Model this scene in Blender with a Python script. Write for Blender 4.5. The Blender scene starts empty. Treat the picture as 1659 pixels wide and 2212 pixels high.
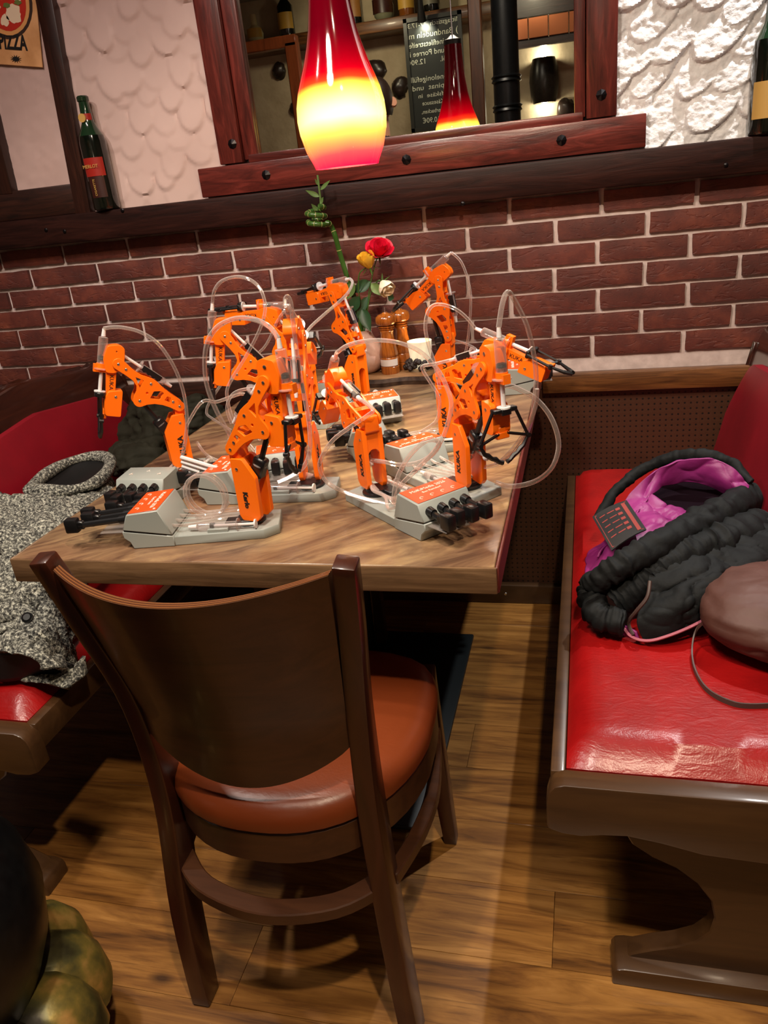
import bpy, bmesh, math, random
from math import sin, cos, pi, radians, atan2, sqrt, exp
from mathutils import Vector as V, Matrix, Euler, noise

C = bpy.context.scene
COL = C.collection
RND = random.Random(7)

# ------------------------------------------------------------------ camera
CAM = V((0.8968, -2.15405, 1.24944)); YAW, PITCH, ROLL = -0.27969, 0.39939, -0.11134
F = 1661.0
def cam_axes():
    cy, sy, cp, sp = cos(YAW), sin(YAW), cos(PITCH), sin(PITCH)
    f = V((sy*cp, cy*cp, -sp)); r = V((cy, -sy, 0)); u = r.cross(f)
    cr, sr = cos(ROLL), sin(ROLL)
    return cr*r + sr*u, -sr*r + cr*u, f
CR, CU, CF = cam_axes()
cd = bpy.data.cameras.new('camera'); cam = bpy.data.objects.new('camera', cd); COL.objects.link(cam)
cd.sensor_fit = 'HORIZONTAL'; cd.sensor_width = 36.0; cd.lens = 36.0*F/1659.0; cd.clip_start = 0.02
m = Matrix((CR, CU, -CF)).transposed().to_4x4(); m.translation = CAM; cam.matrix_world = m
C.camera = cam

# ------------------------------------------------------------------ world, lamps, exposure
w = bpy.data.worlds.new('world'); C.world = w; w.use_nodes = True
w.node_tree.nodes['Background'].inputs[0].default_value = (1, .8, .62, 1)
w.node_tree.nodes['Background'].inputs[1].default_value = 0.05
C.view_settings.view_transform = 'Standard'; C.view_settings.look = 'None'
C.view_settings.exposure = 0.62; C.view_settings.gamma = 1.0; C.view_settings.use_curve_mapping = False

def spot(name, loc, target, watts, deg, blend=.4, color=(1, .86, .68), rad=.03):
    d = bpy.data.lights.new(name, 'SPOT'); d.energy = watts; d.spot_size = radians(deg); d.spot_blend = blend
    d.color = color; d.shadow_soft_size = rad
    o = bpy.data.objects.new(name, d); COL.objects.link(o); o.location = loc
    o.rotation_euler = (V(target)-V(loc)).to_track_quat('-Z', 'Y').to_euler(); return o
spot('ceiling_or_fill_spot', (1.36, -.20, 2.42), (1.20, -.10, 1.25), 66, 75, .5, (1, .97, .93), .02)
spot('ceiling_or_fill_spot', (1.12, -2.1, 2.5), (.80, -.95, .4), 66, 92, .6, (1, .80, .58), .03)
spot('ceiling_or_fill_spot', (-.55, -1.35, 2.5), (-.15, -.75, .4), 34, 95, .6, (1, .90, .80), .04)
spot('ceiling_or_fill_spot', (-.25, -1.05, 2.5), (-.30, .05, 1.5), 11, 100, .8, (1, .74, .70), .05)  # pink spot added for a red pendant out of view on the left
spot('ceiling_or_fill_spot', (.35, -1.6, 2.5), (.35, -.6, .8), 40, 85, .7, (1, .86, .70), .04)
spot('ceiling_or_fill_spot', (-.45, -3.15, 2.36), (-.45, -3.95, 1.95), 9, 125, .6, (1, .86, .60), .04)  # spot added to brighten the wall reflected in the mirror
spot('ceiling_or_fill_spot', (.55, -3.0, 2.36), (.45, -3.95, 1.8), 6, 120, .6, (1, .86, .60), .04)  # second spot added to light the mirrored wall
al = bpy.data.lights.new('ceiling_fill', 'AREA'); al.shape = 'DISK'; al.size = .45; al.energy = 16; al.color = (1, .86, .72)  # soft area light added as fill, no ceiling fitting
ao = bpy.data.objects.new('ceiling_fill', al); COL.objects.link(ao); ao.location = (.3, -1.9, 2.55)

# ------------------------------------------------------------------ materials
def srgb(c):
    return tuple((x/255/12.92 if x/255 <= .04045 else ((x/255+.055)/1.055)**2.4) for x in c[:3]) + (1,)
def new_mat(name):
    mt = bpy.data.materials.new(name); mt.use_nodes = True
    nt = mt.node_tree; return mt, nt, nt.nodes['Principled BSDF']
def N(nt, t, **k):
    n = nt.nodes.new(t)
    for a, b in k.items():
        if a.startswith('i_'): n.inputs[a[2:].replace('_', ' ')].default_value = b
        else: setattr(n, a, b)
    return n
def ramp(nt, fac, stops):
    r = nt.nodes.new('ShaderNodeValToRGB'); e = r.color_ramp.elements
    e[0].position, e[0].color = stops[0]; e[1].position, e[1].color = stops[-1]
    for p, c in stops[1:-1]:
        x = e.new(p); x.color = c
    nt.links.new(fac, r.inputs[0]); return r
def texco(nt, scale=(1, 1, 1), rot=(0, 0, 0), kind='Object'):
    tc = nt.nodes.new('ShaderNodeTexCoord'); mp = nt.nodes.new('ShaderNodeMapping')
    mp.inputs['Scale'].default_value = scale; mp.inputs['Rotation'].default_value = rot
    nt.links.new(tc.outputs[kind], mp.inputs[0]); return mp.outputs[0]
def bump(nt, b, h, strength=.3, dist=.002):
    bp = nt.nodes.new('ShaderNodeBump'); bp.inputs['Strength'].default_value = strength; bp.inputs['Distance'].default_value = dist
    nt.links.new(h, bp.inputs['Height']); nt.links.new(bp.outputs[0], b.inputs['Normal']); return bp
def flat(name, col, rough=.5, metal=0, spec=.5, coat=0, nz=0, nscale=60, bmp=0, bd=.001, emis=0):
    mt, nt, b = new_mat(name)
    b.inputs['Base Color'].default_value = srgb(col); b.inputs['Roughness'].default_value = rough
    b.inputs['Metallic'].default_value = metal; b.inputs['Specular IOR Level'].default_value = spec
    b.inputs['Coat Weight'].default_value = coat; b.inputs['Coat Roughness'].default_value = .12
    if nz or bmp:
        v = texco(nt); n = N(nt, 'ShaderNodeTexNoise', i_Scale=nscale, i_Detail=4.0); nt.links.new(v, n.inputs['Vector'])
        if nz:
            lo = tuple(max(0, x-nz) for x in col); hi = tuple(min(255, x+nz) for x in col)
            r = ramp(nt, n.outputs[0], [(.3, srgb(lo)), (.7, srgb(hi))]); nt.links.new(r.outputs[0], b.inputs['Base Color'])
        if bmp: bump(nt, b, n.outputs[0], bmp, bd)
    if emis:
        b.inputs['Emission Color'].default_value = srgb(col); b.inputs['Emission Strength'].default_value = emis
    return mt
def wood(name, cols, axis=0, scale=8, stretch=14, rough=.35, coat=.0, bmp=.15, rnd=False, contrast=(.3, .72), cr=.1):
    """long-grained wood; axis is the grain direction in object space"""
    mt, nt, b = new_mat(name)
    s = [scale*stretch]*3; s[axis] = scale
    v = texco(nt, tuple(s))
    if rnd:
        oi = nt.nodes.new('ShaderNodeObjectInfo'); vm = N(nt, 'ShaderNodeVectorMath', operation='SCALE'); vm.inputs['Scale'].default_value = 40
        cb = nt.nodes.new('ShaderNodeCombineXYZ')
        for i in range(3): nt.links.new(oi.outputs['Random'], cb.inputs[i])
        nt.links.new(cb.outputs[0], vm.inputs[0]); ad = N(nt, 'ShaderNodeVectorMath', operation='ADD')
        nt.links.new(v, ad.inputs[0]); nt.links.new(vm.outputs[0], ad.inputs[1]); v = ad.outputs[0]
    n = N(nt, 'ShaderNodeTexNoise', i_Scale=1.0, i_Detail=6.0, i_Roughness=.62, i_Distortion=1.1); nt.links.new(v, n.inputs['Vector'])
    st = [(contrast[0]+(contrast[1]-contrast[0])*i/(len(cols)-1), srgb(c)) for i, c in enumerate(cols)]
    r = ramp(nt, n.outputs[0], st)
    out = r.outputs[0]
    if rnd:
        hs = nt.nodes.new('ShaderNodeHueSaturation'); mr = N(nt, 'ShaderNodeMapRange'); mr.inputs[3].default_value = .88; mr.inputs[4].default_value = 1.08
        nt.links.new(oi.outputs['Random'], mr.inputs[0]); nt.links.new(mr.outputs[0], hs.inputs['Value']); nt.links.new(out, hs.inputs['Color']); out = hs.outputs[0]
    nt.links.new(out, b.inputs['Base Color'])
    b.inputs['Roughness'].default_value = rough; b.inputs['Coat Weight'].default_value = coat; b.inputs['Coat Roughness'].default_value = cr
    if bmp: bump(nt, b, n.outputs[0], bmp, .002)
    return mt

M = {}
M['orange'] = flat('orange_plastic', (255, 116, 13), .34, spec=.4)
M['black'] = flat('black_plastic', (19, 19, 21), .33)
M['grey'] = flat('grey_plastic', (150, 156, 152), .42)
M['label'] = flat('orange_label', (240, 78, 22), .45)
M['white_print'] = flat('white_print', (240, 225, 215), .6)
M['black_print'] = flat('black_print', (16, 12, 10), .6)
M['screw'] = flat('screw_steel', (190, 190, 190), .3, 1)
M['rubber'] = flat('black_rubber', (14, 14, 15), .45)
M['milky'] = flat('milky_plastic', (222, 214, 214), .4)
M['milky'].node_tree.nodes['Principled BSDF'].inputs['Subsurface Weight'].default_value = .2
def clear(name, tint, tr=.72, dif=(225, 215, 210), fres=1.25, base=.06):
    mt = bpy.data.materials.new(name); mt.use_nodes = True; nt = mt.node_tree; nt.nodes.clear()
    o = N(nt, 'ShaderNodeOutputMaterial'); t = N(nt, 'ShaderNodeBsdfTransparent'); t.inputs[0].default_value = srgb(tint)
    g = N(nt, 'ShaderNodeBsdfGlossy'); g.inputs['Roughness'].default_value = .08
    d = N(nt, 'ShaderNodeBsdfDiffuse'); d.inputs[0].default_value = srgb(dif)
    lw = N(nt, 'ShaderNodeLayerWeight'); lw.inputs[0].default_value = .32
    m1 = N(nt, 'ShaderNodeMixShader'); m1.inputs[0].default_value = .45
    nt.links.new(d.outputs[0], m1.inputs[1]); nt.links.new(g.outputs[0], m1.inputs[2])
    mu = N(nt, 'ShaderNodeMath', operation='MULTIPLY_ADD', use_clamp=True); mu.inputs[1].default_value = fres; mu.inputs[2].default_value = base
    nt.links.new(lw.outputs['Facing'], mu.inputs[0])
    m2 = N(nt, 'ShaderNodeMixShader'); nt.links.new(mu.outputs[0], m2.inputs[0]); nt.links.new(t.outputs[0], m2.inputs[1]); nt.links.new(m1.outputs[0], m2.inputs[2])
    nt.links.new(m2.outputs[0], o.inputs[0]); return mt
M['tube'] = clear('clear_tube', (252, 244, 240), fres=1.1, base=.12)
M['barrel'] = clear('clear_barrel', (246, 240, 240), fres=.55, base=.16)
M['plunger'] = clear('plunger_plastic', (240, 230, 232), fres=.5, base=.5, dif=(232, 222, 226))
M['film'] = clear('clear_film', (240, 240, 240), fres=.3, base=.10)

M['dark_wood'] = wood('dark_wood', [(24, 12, 9), (46, 22, 15), (62, 32, 22)], 0, 6, 12, .36, .3)
M['dark_wood_z'] = wood('dark_wood_z', [(24, 12, 9), (46, 22, 15), (62, 32, 22)], 2, 6, 12, .36, .3)
M['beam'] = wood('beam_wood', [(22, 10, 8), (40, 19, 15), (54, 27, 21)], 0, 5, 10, .5, .03, bmp=.5, cr=.3)
M['beam'].node_tree.nodes['Principled BSDF'].inputs['Specular IOR Level'].default_value = .15
M['frame_x'] = wood('frame_wood_x', [(52, 18, 16), (86, 32, 26), (122, 50, 42)], 0, 5, 9, .30, .35, bmp=.5, cr=.25)
M['frame_z'] = wood('frame_wood_z', [(52, 18, 16), (86, 32, 26), (122, 50, 42)], 2, 5, 9, .30, .35, bmp=.5, cr=.25)
M['chair_wood'] = wood('chair_wood', [(52, 28, 15), (70, 40, 22), (84, 50, 28)], 0, 3, 10, .38, .15, bmp=.04, contrast=(.25, .8))
M['chair_wood_z'] = wood('chair_wood_z', [(40, 18, 10), (58, 26, 15), (70, 32, 18)], 2, 3, 10, .32, .3, bmp=.04, contrast=(.25, .8))
M['ply_a'] = flat('ply_light', (116, 72, 38), .35); M['ply_b'] = flat('ply_dark', (70, 36, 18), .35)
M['bench_wood'] = wood('bench_wood', [(56, 36, 20), (72, 48, 27), (84, 58, 32)], 0, 3, 8, .34, .25, bmp=.05, contrast=(.25, .8))
M['crest'] = wood('crest_wood', [(28, 11, 7), (48, 20, 12), (60, 28, 16)], 1, 4, 8, .22, .5, bmp=.05)
M['oak'] = wood('oak_rail', [(58, 32, 14), (98, 60, 28), (128, 82, 42)], 0, 5, 14, .4, .1)
M['floor'] = wood('floor_plank', [(84, 52, 20), (128, 84, 36), (156, 108, 50), (178, 128, 66)], 0, 2.6, 9, .42, .12, bmp=.12, rnd=True, contrast=(.30, .68))
M['edge'] = wood('table_edge', [(84, 62, 42), (112, 84, 58), (134, 104, 74)], 0, 6, 12, .4, .1)
M['pepper'] = wood('mill_wood', [(96, 46, 12), (150, 82, 26), (182, 106, 40)], 2, 10, 8, .22, .4, bmp=.03)
M['slab'] = wood('slab_wood', [(84, 56, 34), (132, 96, 62), (160, 120, 82)], 0, 6, 7, .45, bmp=.15)
M['bark'] = flat('bark', (58, 38, 24), .8, nz=22, nscale=50, bmp=.8, bd=.004)

def knots(mt):
    nt = mt.node_tree; b = nt.nodes['Principled BSDF']
    src = b.inputs['Base Color'].links[0].from_socket
    v = texco(nt, (3.0, 7.0, 1)); vo = N(nt, 'ShaderNodeTexVoronoi', i_Scale=1.0, i_Randomness=1.0); nt.links.new(v, vo.inputs['Vector'])
    r = ramp(nt, vo.outputs['Distance'], [(.035, (.12, .09, .08, 1)), (.10, (1, 1, 1, 1))])
    n2 = N(nt, 'ShaderNodeTexNoise', i_Scale=2.2, i_Detail=3.0); nt.links.new(texco(nt), n2.inputs['Vector'])
    r2 = ramp(nt, n2.outputs[0], [(.3, (.72, .68, .66, 1)), (.65, (1.0, 1.0, 1.0, 1))])
    m1 = N(nt, 'ShaderNodeMix', data_type='RGBA', blend_type='MULTIPLY'); m1.inputs[0].default_value = .85
    m2 = N(nt, 'ShaderNodeMix', data_type='RGBA', blend_type='MULTIPLY'); m2.inputs[0].default_value = 1
    nt.links.new(src, m1.inputs[6]); nt.links.new(r.outputs[0], m1.inputs[7])
    n9 = N(nt, 'ShaderNodeTexNoise', i_Scale=1.0, i_Detail=5.0, i_Roughness=.7, i_Distortion=.6); nt.links.new(texco(nt, (5, 130, 1)), n9.inputs['Vector'])
    r9 = ramp(nt, n9.outputs[0], [(.30, (.42, .38, .34, 1)), (.46, (1, 1, 1, 1))]); m9 = N(nt, 'ShaderNodeMix', data_type='RGBA', blend_type='MULTIPLY'); m9.inputs[0].default_value = .9
    nt.links.new(m1.outputs[2], m9.inputs[6]); nt.links.new(r9.outputs[0], m9.inputs[7]); m1 = m9
    nt.links.new(m1.outputs[2], m2.inputs[6]); nt.links.new(r2.outputs[0], m2.inputs[7]); nt.links.new(m2.outputs[2], b.inputs['Base Color'])
knots(M['floor'])

def leather(name, c1, c2, rough, wr=.5, scale=5, fine=380):
    mt, nt, b = new_mat(name); v = texco(nt)
    n = N(nt, 'ShaderNodeTexNoise', i_Scale=scale, i_Detail=5.0, i_Roughness=.6); nt.links.new(v, n.inputs['Vector'])
    r = ramp(nt, n.outputs[0], [(.3, srgb(c1)), (.7, srgb(c2))]); nt.links.new(r.outputs[0], b.inputs['Base Color'])
    v2 = texco(nt, (1, 2.2, 1)); n2 = N(nt, 'ShaderNodeTexNoise', i_Scale=26.0, i_Detail=3.0, i_Distortion=2.0); nt.links.new(v2, n2.inputs['Vector'])
    n3 = N(nt, 'ShaderNodeTexVoronoi', i_Scale=float(fine)); nt.links.new(v, n3.inputs['Vector'])
    a = N(nt, 'ShaderNodeMath', operation='MULTIPLY_ADD'); a.inputs[1].default_value = .12
    nt.links.new(n3.outputs['Distance'], a.inputs[0]); nt.links.new(n2.outputs[0], a.inputs[2])
    bump(nt, b, a.outputs[0], wr, .004); b.inputs['Roughness'].default_value = rough
    b.inputs['Specular IOR Level'].default_value = .55; return mt
M['red'] = leather('red_leather', (126, 11, 13), (168, 20, 20), .30, .18)
M['red_back'] = leather('red_backrest', (112, 4, 22), (136, 8, 28), .45, .06)
M['rust'] = leather('rust_leather', (112, 48, 19), (128, 58, 25), .36, .08, 3)

def brick_mat():
    mt, nt, b = new_mat('brick'); v = texco(nt)
    oi = nt.nodes.new('ShaderNodeObjectInfo')
    n = N(nt, 'ShaderNodeTexNoise', i_Scale=9.0, i_Detail=6.0, i_Roughness=.65); nt.links.new(v, n.inputs['Vector'])
    r = ramp(nt, n.outputs[0], [(.25, srgb((62, 29, 26))), (.5, srgb((94, 43, 35))), (.72, srgb((128, 64, 46)))])
    hs = nt.nodes.new('ShaderNodeHueSaturation'); mr = N(nt, 'ShaderNodeMapRange'); mr.inputs[3].default_value = .75; mr.inputs[4].default_value = 1.1
    nt.links.new(oi.outputs['Random'], mr.inputs[0]); nt.links.new(mr.outputs[0], hs.inputs['Value']); nt.links.new(r.outputs[0], hs.inputs['Color'])
    nt.links.new(hs.outputs[0], b.inputs['Base Color'])
    v2 = texco(nt, (9, 1, 26)); n2 = N(nt, 'ShaderNodeTexNoise', i_Scale=1.6, i_Detail=5.0, i_Distortion=2.5); nt.links.new(v2, n2.inputs['Vector'])
    n3 = N(nt, 'ShaderNodeTexNoise', i_Scale=220.0, i_Detail=2.0); nt.links.new(v, n3.inputs['Vector'])
    rr = ramp(nt, n2.outputs[0], [(.36, (0, 0, 0, 1)), (.44, (1, 1, 1, 1))])
    a = N(nt, 'ShaderNodeMath', operation='MULTIPLY_ADD'); a.inputs[1].default_value = .25
    nt.links.new(n3.outputs[0], a.inputs[0]); nt.links.new(rr.outputs[0], a.inputs[2])
    bump(nt, b, a.outputs[0], .45, .003); b.inputs['Roughness'].default_value = .62; return mt
M['brick'] = brick_mat()
M['mortar'] = flat('mortar', (206, 188, 184), .85, nz=12, nscale=40, bmp=.6, bd=.003)
M['plaster_pink_lit'] = flat('pink_lit_plaster', (196, 168, 160), .6, nz=8, nscale=5, bmp=.35, bd=.004)  # pink of the red lamp's light mixed into the plaster colour
M['plaster'] = flat('white_plaster', (222, 220, 222), .6, nz=6, nscale=90, bmp=.7, bd=.004)
M['plaster_smooth'] = flat('smooth_plaster', (196, 166, 158), .6, nz=8, nscale=5, bmp=.2, bd=.004)

def hardboard():
    mt, nt, b = new_mat('perforated_hardboard'); tc = nt.nodes.new('ShaderNodeTexCoord')
    sp = nt.nodes.new('ShaderNodeSeparateXYZ'); nt.links.new(tc.outputs['Object'], sp.inputs[0])
    fs = []
    for i in (0, 2):
        d = N(nt, 'ShaderNodeMath', operation='DIVIDE'); d.inputs[1].default_value = .0155; nt.links.new(sp.outputs[i], d.inputs[0])
        f = N(nt, 'ShaderNodeMath', operation='FRACT'); nt.links.new(d.outputs[0], f.inputs[0])
        s = N(nt, 'ShaderNodeMath', operation='SUBTRACT'); s.inputs[1].default_value = .5; nt.links.new(f.outputs[0], s.inputs[0])
        p = N(nt, 'ShaderNodeMath', operation='MULTIPLY'); nt.links.new(s.outputs[0], p.inputs[0]); nt.links.new(s.outputs[0], p.inputs[1]); fs.append(p.outputs[0])
    a = N(nt, 'ShaderNodeMath', operation='ADD'); nt.links.new(fs[0], a.inputs[0]); nt.links.new(fs[1], a.inputs[1])
    r = ramp(nt, a.outputs[0], [(.022, srgb((8, 5, 4))), (.036, srgb((68, 39, 23)))])
    nt.links.new(r.outputs[0], b.inputs['Base Color']); b.inputs['Roughness'].default_value = .5
    bump(nt, b, a.outputs[0], .2, .002); return mt
M['hardboard'] = hardboard()

def laminate():
    mt, nt, b = new_mat('table_laminate')
    v = texco(nt, (1, 1, 1), (0, 0, radians(-38)))
    mp = N(nt, 'ShaderNodeMapping'); mp.inputs['Scale'].default_value = (3.0, 11, 1); nt.links.new(v, mp.inputs[0])
    n = N(nt, 'ShaderNodeTexNoise', i_Scale=1.3, i_Detail=7.0, i_Roughness=.6, i_Distortion=1.6); nt.links.new(mp.outputs[0], n.inputs['Vector'])
    r = ramp(nt, n.outputs[0], [(.28, srgb((74, 54, 42))), (.40, srgb((106, 82, 62))), (.54, srgb((140, 114, 84))), (.70, srgb((172, 146, 104)))])
    n2 = N(nt, 'ShaderNodeTexNoise', i_Scale=3.0, i_Detail=2.0); nt.links.new(v, n2.inputs['Vector'])
    r2 = ramp(nt, n2.outputs[0], [(.4, (1, 1, 1, 1)), (.7, srgb((228, 196, 200)))])
    mx = N(nt, 'ShaderNodeMix', data_type='RGBA', blend_type='MULTIPLY'); mx.inputs[0].default_value = 1
    nt.links.new(r.outputs[0], mx.inputs[6]); nt.links.new(r2.outputs[0], mx.inputs[7]); nt.links.new(mx.outputs[2], b.inputs['Base Color'])
    n3 = N(nt, 'ShaderNodeTexNoise', i_Scale=260.0, i_Detail=2.0); nt.links.new(texco(nt), n3.inputs['Vector'])
    bump(nt, b, n3.outputs[0], .16, .001); b.inputs['Roughness'].default_value = .30; return mt
M['laminate'] = laminate()
M['mirror'] = flat('mirror_glass', (232, 232, 226), .0, 1)
M['stud'] = flat('iron_stud', (22, 18, 20), .28, .6)
M['wine'] = flat('wine_glass', (8, 14, 9), .06, coat=1)
M['wine_neck'] = flat('wine_neck', (24, 46, 28), .06, coat=1)
M['label_red'] = flat('red_bottle_label', (150, 34, 26), .35)
M['label_dark'] = flat('dark_bottle_label', (52, 20, 14), .4)
M['gold'] = flat('gold_print', (190, 150, 80), .4)
M['cast'] = flat('cast_iron', (16, 18, 20), .34, .3, nz=4, bmp=.2)
M['fabric_dark'] = flat('dark_fabric', (15, 18, 20), .72, spec=.25, nz=3, nscale=16, bmp=.55, bd=.012)
M['magenta'] = flat('magenta_lining', (134, 34, 108), .5, nz=12, nscale=14, bmp=.5, bd=.010)
M['olive'] = flat('olive_fabric', (34, 33, 24), .8, spec=.2, nz=5, nscale=25, bmp=.2)
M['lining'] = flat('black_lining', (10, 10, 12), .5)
M['brown_bag'] = flat('brown_fabric', (82, 50, 42), .6, nz=8, nscale=12, bmp=.5, bd=.01)
M['strap'] = flat('grey_brown_strap', (72, 54, 50), .5)
M['piping'] = flat('pink_piping', (190, 110, 130), .5)
M['tag'] = flat('tag_black', (28, 28, 30), .6); M['tag_red'] = flat('tag_red_print', (140, 56, 52), .6)
def tweed():
    mt, nt, b = new_mat('grey_boucle'); v = texco(nt)
    n = N(nt, 'ShaderNodeTexNoise', i_Scale=170.0, i_Detail=3.0, i_Roughness=.7); nt.links.new(v, n.inputs['Vector'])
    r = ramp(nt, n.outputs[0], [(.36, srgb((18, 18, 20))), (.50, srgb((104, 104, 98))), (.64, srgb((206, 206, 192)))])
    nt.links.new(r.outputs[0], b.inputs['Base Color']); bump(nt, b, n.outputs[0], 1.0, .006); b.inputs['Roughness'].default_value = .95; return mt
M['tweed'] = tweed()
M['ceramic'] = flat('pink_ceramic', (222, 186, 170), .16, coat=.4, nz=8, nscale=90)
M['green'] = flat('stem_green', (66, 104, 40), .45, nz=14, nscale=20)
M['leaf'] = flat('leaf_green', (38, 72, 40), .4, nz=12, nscale=14)
M['pale_leaf'] = flat('leaf_pale', (96, 124, 66), .45, nz=12, nscale=14)  # paler green for some rose leaves and the bamboo shoots
M['bamboo'] = flat('bamboo_green', (52, 88, 28), .28, nz=14, nscale=10)
M['bamboo_ring'] = flat('bamboo_ring', (182, 176, 110), .5)
M['rose_red'] = flat('rose_red', (206, 6, 46), .5); M['rose_yellow'] = flat('rose_yellow', (236, 186, 52), .5); M['rose_white'] = flat('rose_white', (238, 222, 196), .5)
M['steel'] = flat('brushed_steel', (200, 200, 200), .25, 1)

# ------------------------------------------------------------------ mesh helpers
def at(px, py, **k):
    """point of the real scene seen at a photo pixel, on the plane x=, y= or z="""
    d = CF + CR*((px-829.5)/F) - CU*((py-1106)/F)
    (a, v), = k.items(); i = 'xyz'.index(a)
    return CAM + d*((v-CAM[i])/d[i])
class MB:
    def __init__(s): s.bm = bmesh.new()
    def box(s, c, size, mat=None, bev=0, seg=1):
        r = bmesh.ops.create_cube(s.bm, size=1); vs = r['verts']
        for v in vs: v.co = V((v.co.x*size[0], v.co.y*size[1], v.co.z*size[2]))
        if bev:
            es = list({e for v in vs for e in v.link_edges})
            rb = bmesh.ops.bevel(s.bm, geom=es+vs, offset=bev, segments=seg, affect='EDGES', profile=.5)
            vs = list({v for v in rb['verts']} | {v for f in rb['faces'] for v in f.verts} | {v for v in vs if v.is_valid})
        mm = Matrix.Translation(c) @ (mat.to_4x4() if mat else Matrix.Identity(4))
        for v in vs: v.co = mm @ v.co
        return s
    def cyl(s, p0, p1, r0, r1=None, seg=14, cap=True):
        r1 = r0 if r1 is None else r1
        return s.lathe_axis(p0, p1, [(0, r0), (1, r1)], seg, cap)
    def lathe_axis(s, p0, p1, prof, seg=20, cap=True):
        p0, p1 = V(p0), V(p1); d = p1-p0; q = V((0, 0, 1)).rotation_difference(d.normalized()) if d.length > 1e-9 else None
        rings = []
        for t, r in prof:
            c = p0 + d*t
            rings.append([s.bm.verts.new(c + q @ V((r*cos(2*pi*k/seg), r*sin(2*pi*k/seg), 0))) for k in range(seg)])
        for a, b in zip(rings, rings[1:]):
            for k in range(seg): s.bm.faces.new((a[k], a[(k+1) % seg], b[(k+1) % seg], b[k]))
        if cap:
            s.bm.faces.new(rings[0][::-1]); s.bm.faces.new(rings[-1])
        return s
    def tube(s, pts, r, seg=8, cap=True):
        pts = [V(p) for p in pts]; rings = []; n = None
        rr = r if isinstance(r, (list, tuple)) else [r]*len(pts)
        for i, p in enumerate(pts):
            t = (pts[min(i+1, len(pts)-1)] - pts[max(i-1, 0)]).normalized()
            if n is None: n = t.orthogonal().normalized()
            n = (n - t*n.dot(t)); n = n.normalized() if n.length > 1e-6 else t.orthogonal().normalized()
            b = t.cross(n)
            rings.append([s.bm.verts.new(p + (n*cos(2*pi*k/seg) + b*sin(2*pi*k/seg))*rr[i]) for k in range(seg)])
        for a, b in zip(rings, rings[1:]):
            for k in range(seg): s.bm.faces.new((a[k], a[(k+1) % seg], b[(k+1) % seg], b[k]))
        if cap: s.bm.faces.new(rings[0][::-1]); s.bm.faces.new(rings[-1])
        return s
    def prism(s, poly, o, ex, ey, ez, t):
        """polygon (list of 2D) in the frame o,ex,ey extruded by t along ez, centred"""
        o, ex, ey, ez = V(o), V(ex), V(ey), V(ez)
        a = [s.bm.verts.new(o+ex*x+ey*y-ez*(t/2)) for x, y in poly]; b = [s.bm.verts.new(o+ex*x+ey*y+ez*(t/2)) for x, y in poly]
        s.bm.faces.new(a[::-1]); s.bm.faces.new(b); n = len(poly)
        for i in range(n): s.bm.faces.new((a[i], a[(i+1) % n], b[(i+1) % n], b[i]))
        return s
    def grid(s, P, close_u=False):
        """P[i][j] grid of points"""
        vs = [[s.bm.verts.new(p) for p in row] for row in P]
        nu = len(vs)
        for i in range(nu if close_u else nu-1):
            a, b = vs[i], vs[(i+1) % nu]
            for j in range(len(a)-1): s.bm.faces.new((a[j], a[j+1], b[j+1], b[j]))
        return s
    def add(s, me, mat=None):
        n = len(s.bm.verts); s.bm.from_mesh(me); s.bm.verts.ensure_lookup_table()
        if mat:
            for v in s.bm.verts[n:]: v.co = mat @ v.co
        return s
    def bevel(s, off, seg=1, ang=35):
        s.bm.normal_update()
        es = [e for e in s.bm.edges if len(e.link_faces) == 2 and e.calc_face_angle(0) > radians(ang)]
        bmesh.ops.bevel(s.bm, geom=es, offset=off, segments=seg, affect='EDGES', profile=.5, clamp_overlap=True); return s
    def mesh(s, name, smooth=40):
        bmesh.ops.recalc_face_normals(s.bm, faces=s.bm.faces)
        me = bpy.data.meshes.new(name); s.bm.to_mesh(me); s.bm.free()
        if smooth:
            me.polygons.foreach_set('use_smooth', [True]*len(me.polygons)); me.set_sharp_from_angle(angle=radians(smooth))
        return me
def put(name, me, mt, parent=None, kind=None, label=None, cat=None, group=None):
    if isinstance(me, MB): me = me.mesh(name)
    if mt is not None: me.materials.clear(); me.materials.append(M[mt] if isinstance(mt, str) else mt)
    o = bpy.data.objects.new(name, me); COL.objects.link(o)
    if parent:
        o.parent = parent
        if parent.type == 'EMPTY': o.matrix_parent_inverse = Matrix.Translation(-parent.location)
    tag(o, label, cat, group, kind); return o
def tag(o, label=None, cat=None, group=None, kind=None):
    for k, v in (('label', label), ('category', cat), ('group', group), ('kind', kind)):
        if v: o[k] = v
    return o
def thing(name, loc, label, cat, group=None):
    o = bpy.data.objects.new(name, None); o.empty_display_size = .05; COL.objects.link(o); o.location = loc
    return tag(o, label, cat, group)
def struct(name, me, mt, parent=None): return put(name, me, mt, parent, kind=None if parent else 'structure')
def curve_mesh(loops, t, bev=0):
    cu = bpy.data.curves.new('c', 'CURVE'); cu.dimensions = '2D'; cu.fill_mode = 'BOTH'; cu.extrude = max(t/2-bev, 1e-5); cu.bevel_depth = bev
    for L in loops:
        sp = cu.splines.new('POLY'); sp.points.add(len(L)-1); sp.use_cyclic_u = True
        for p, q in zip(sp.points, L): p.co = (q[0], q[1], 0, 1)
    o = bpy.data.objects.new('c', cu); me = bpy.data.meshes.new_from_object(o); bpy.data.objects.remove(o); bpy.data.curves.remove(cu); return me
TXT = {}
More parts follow.
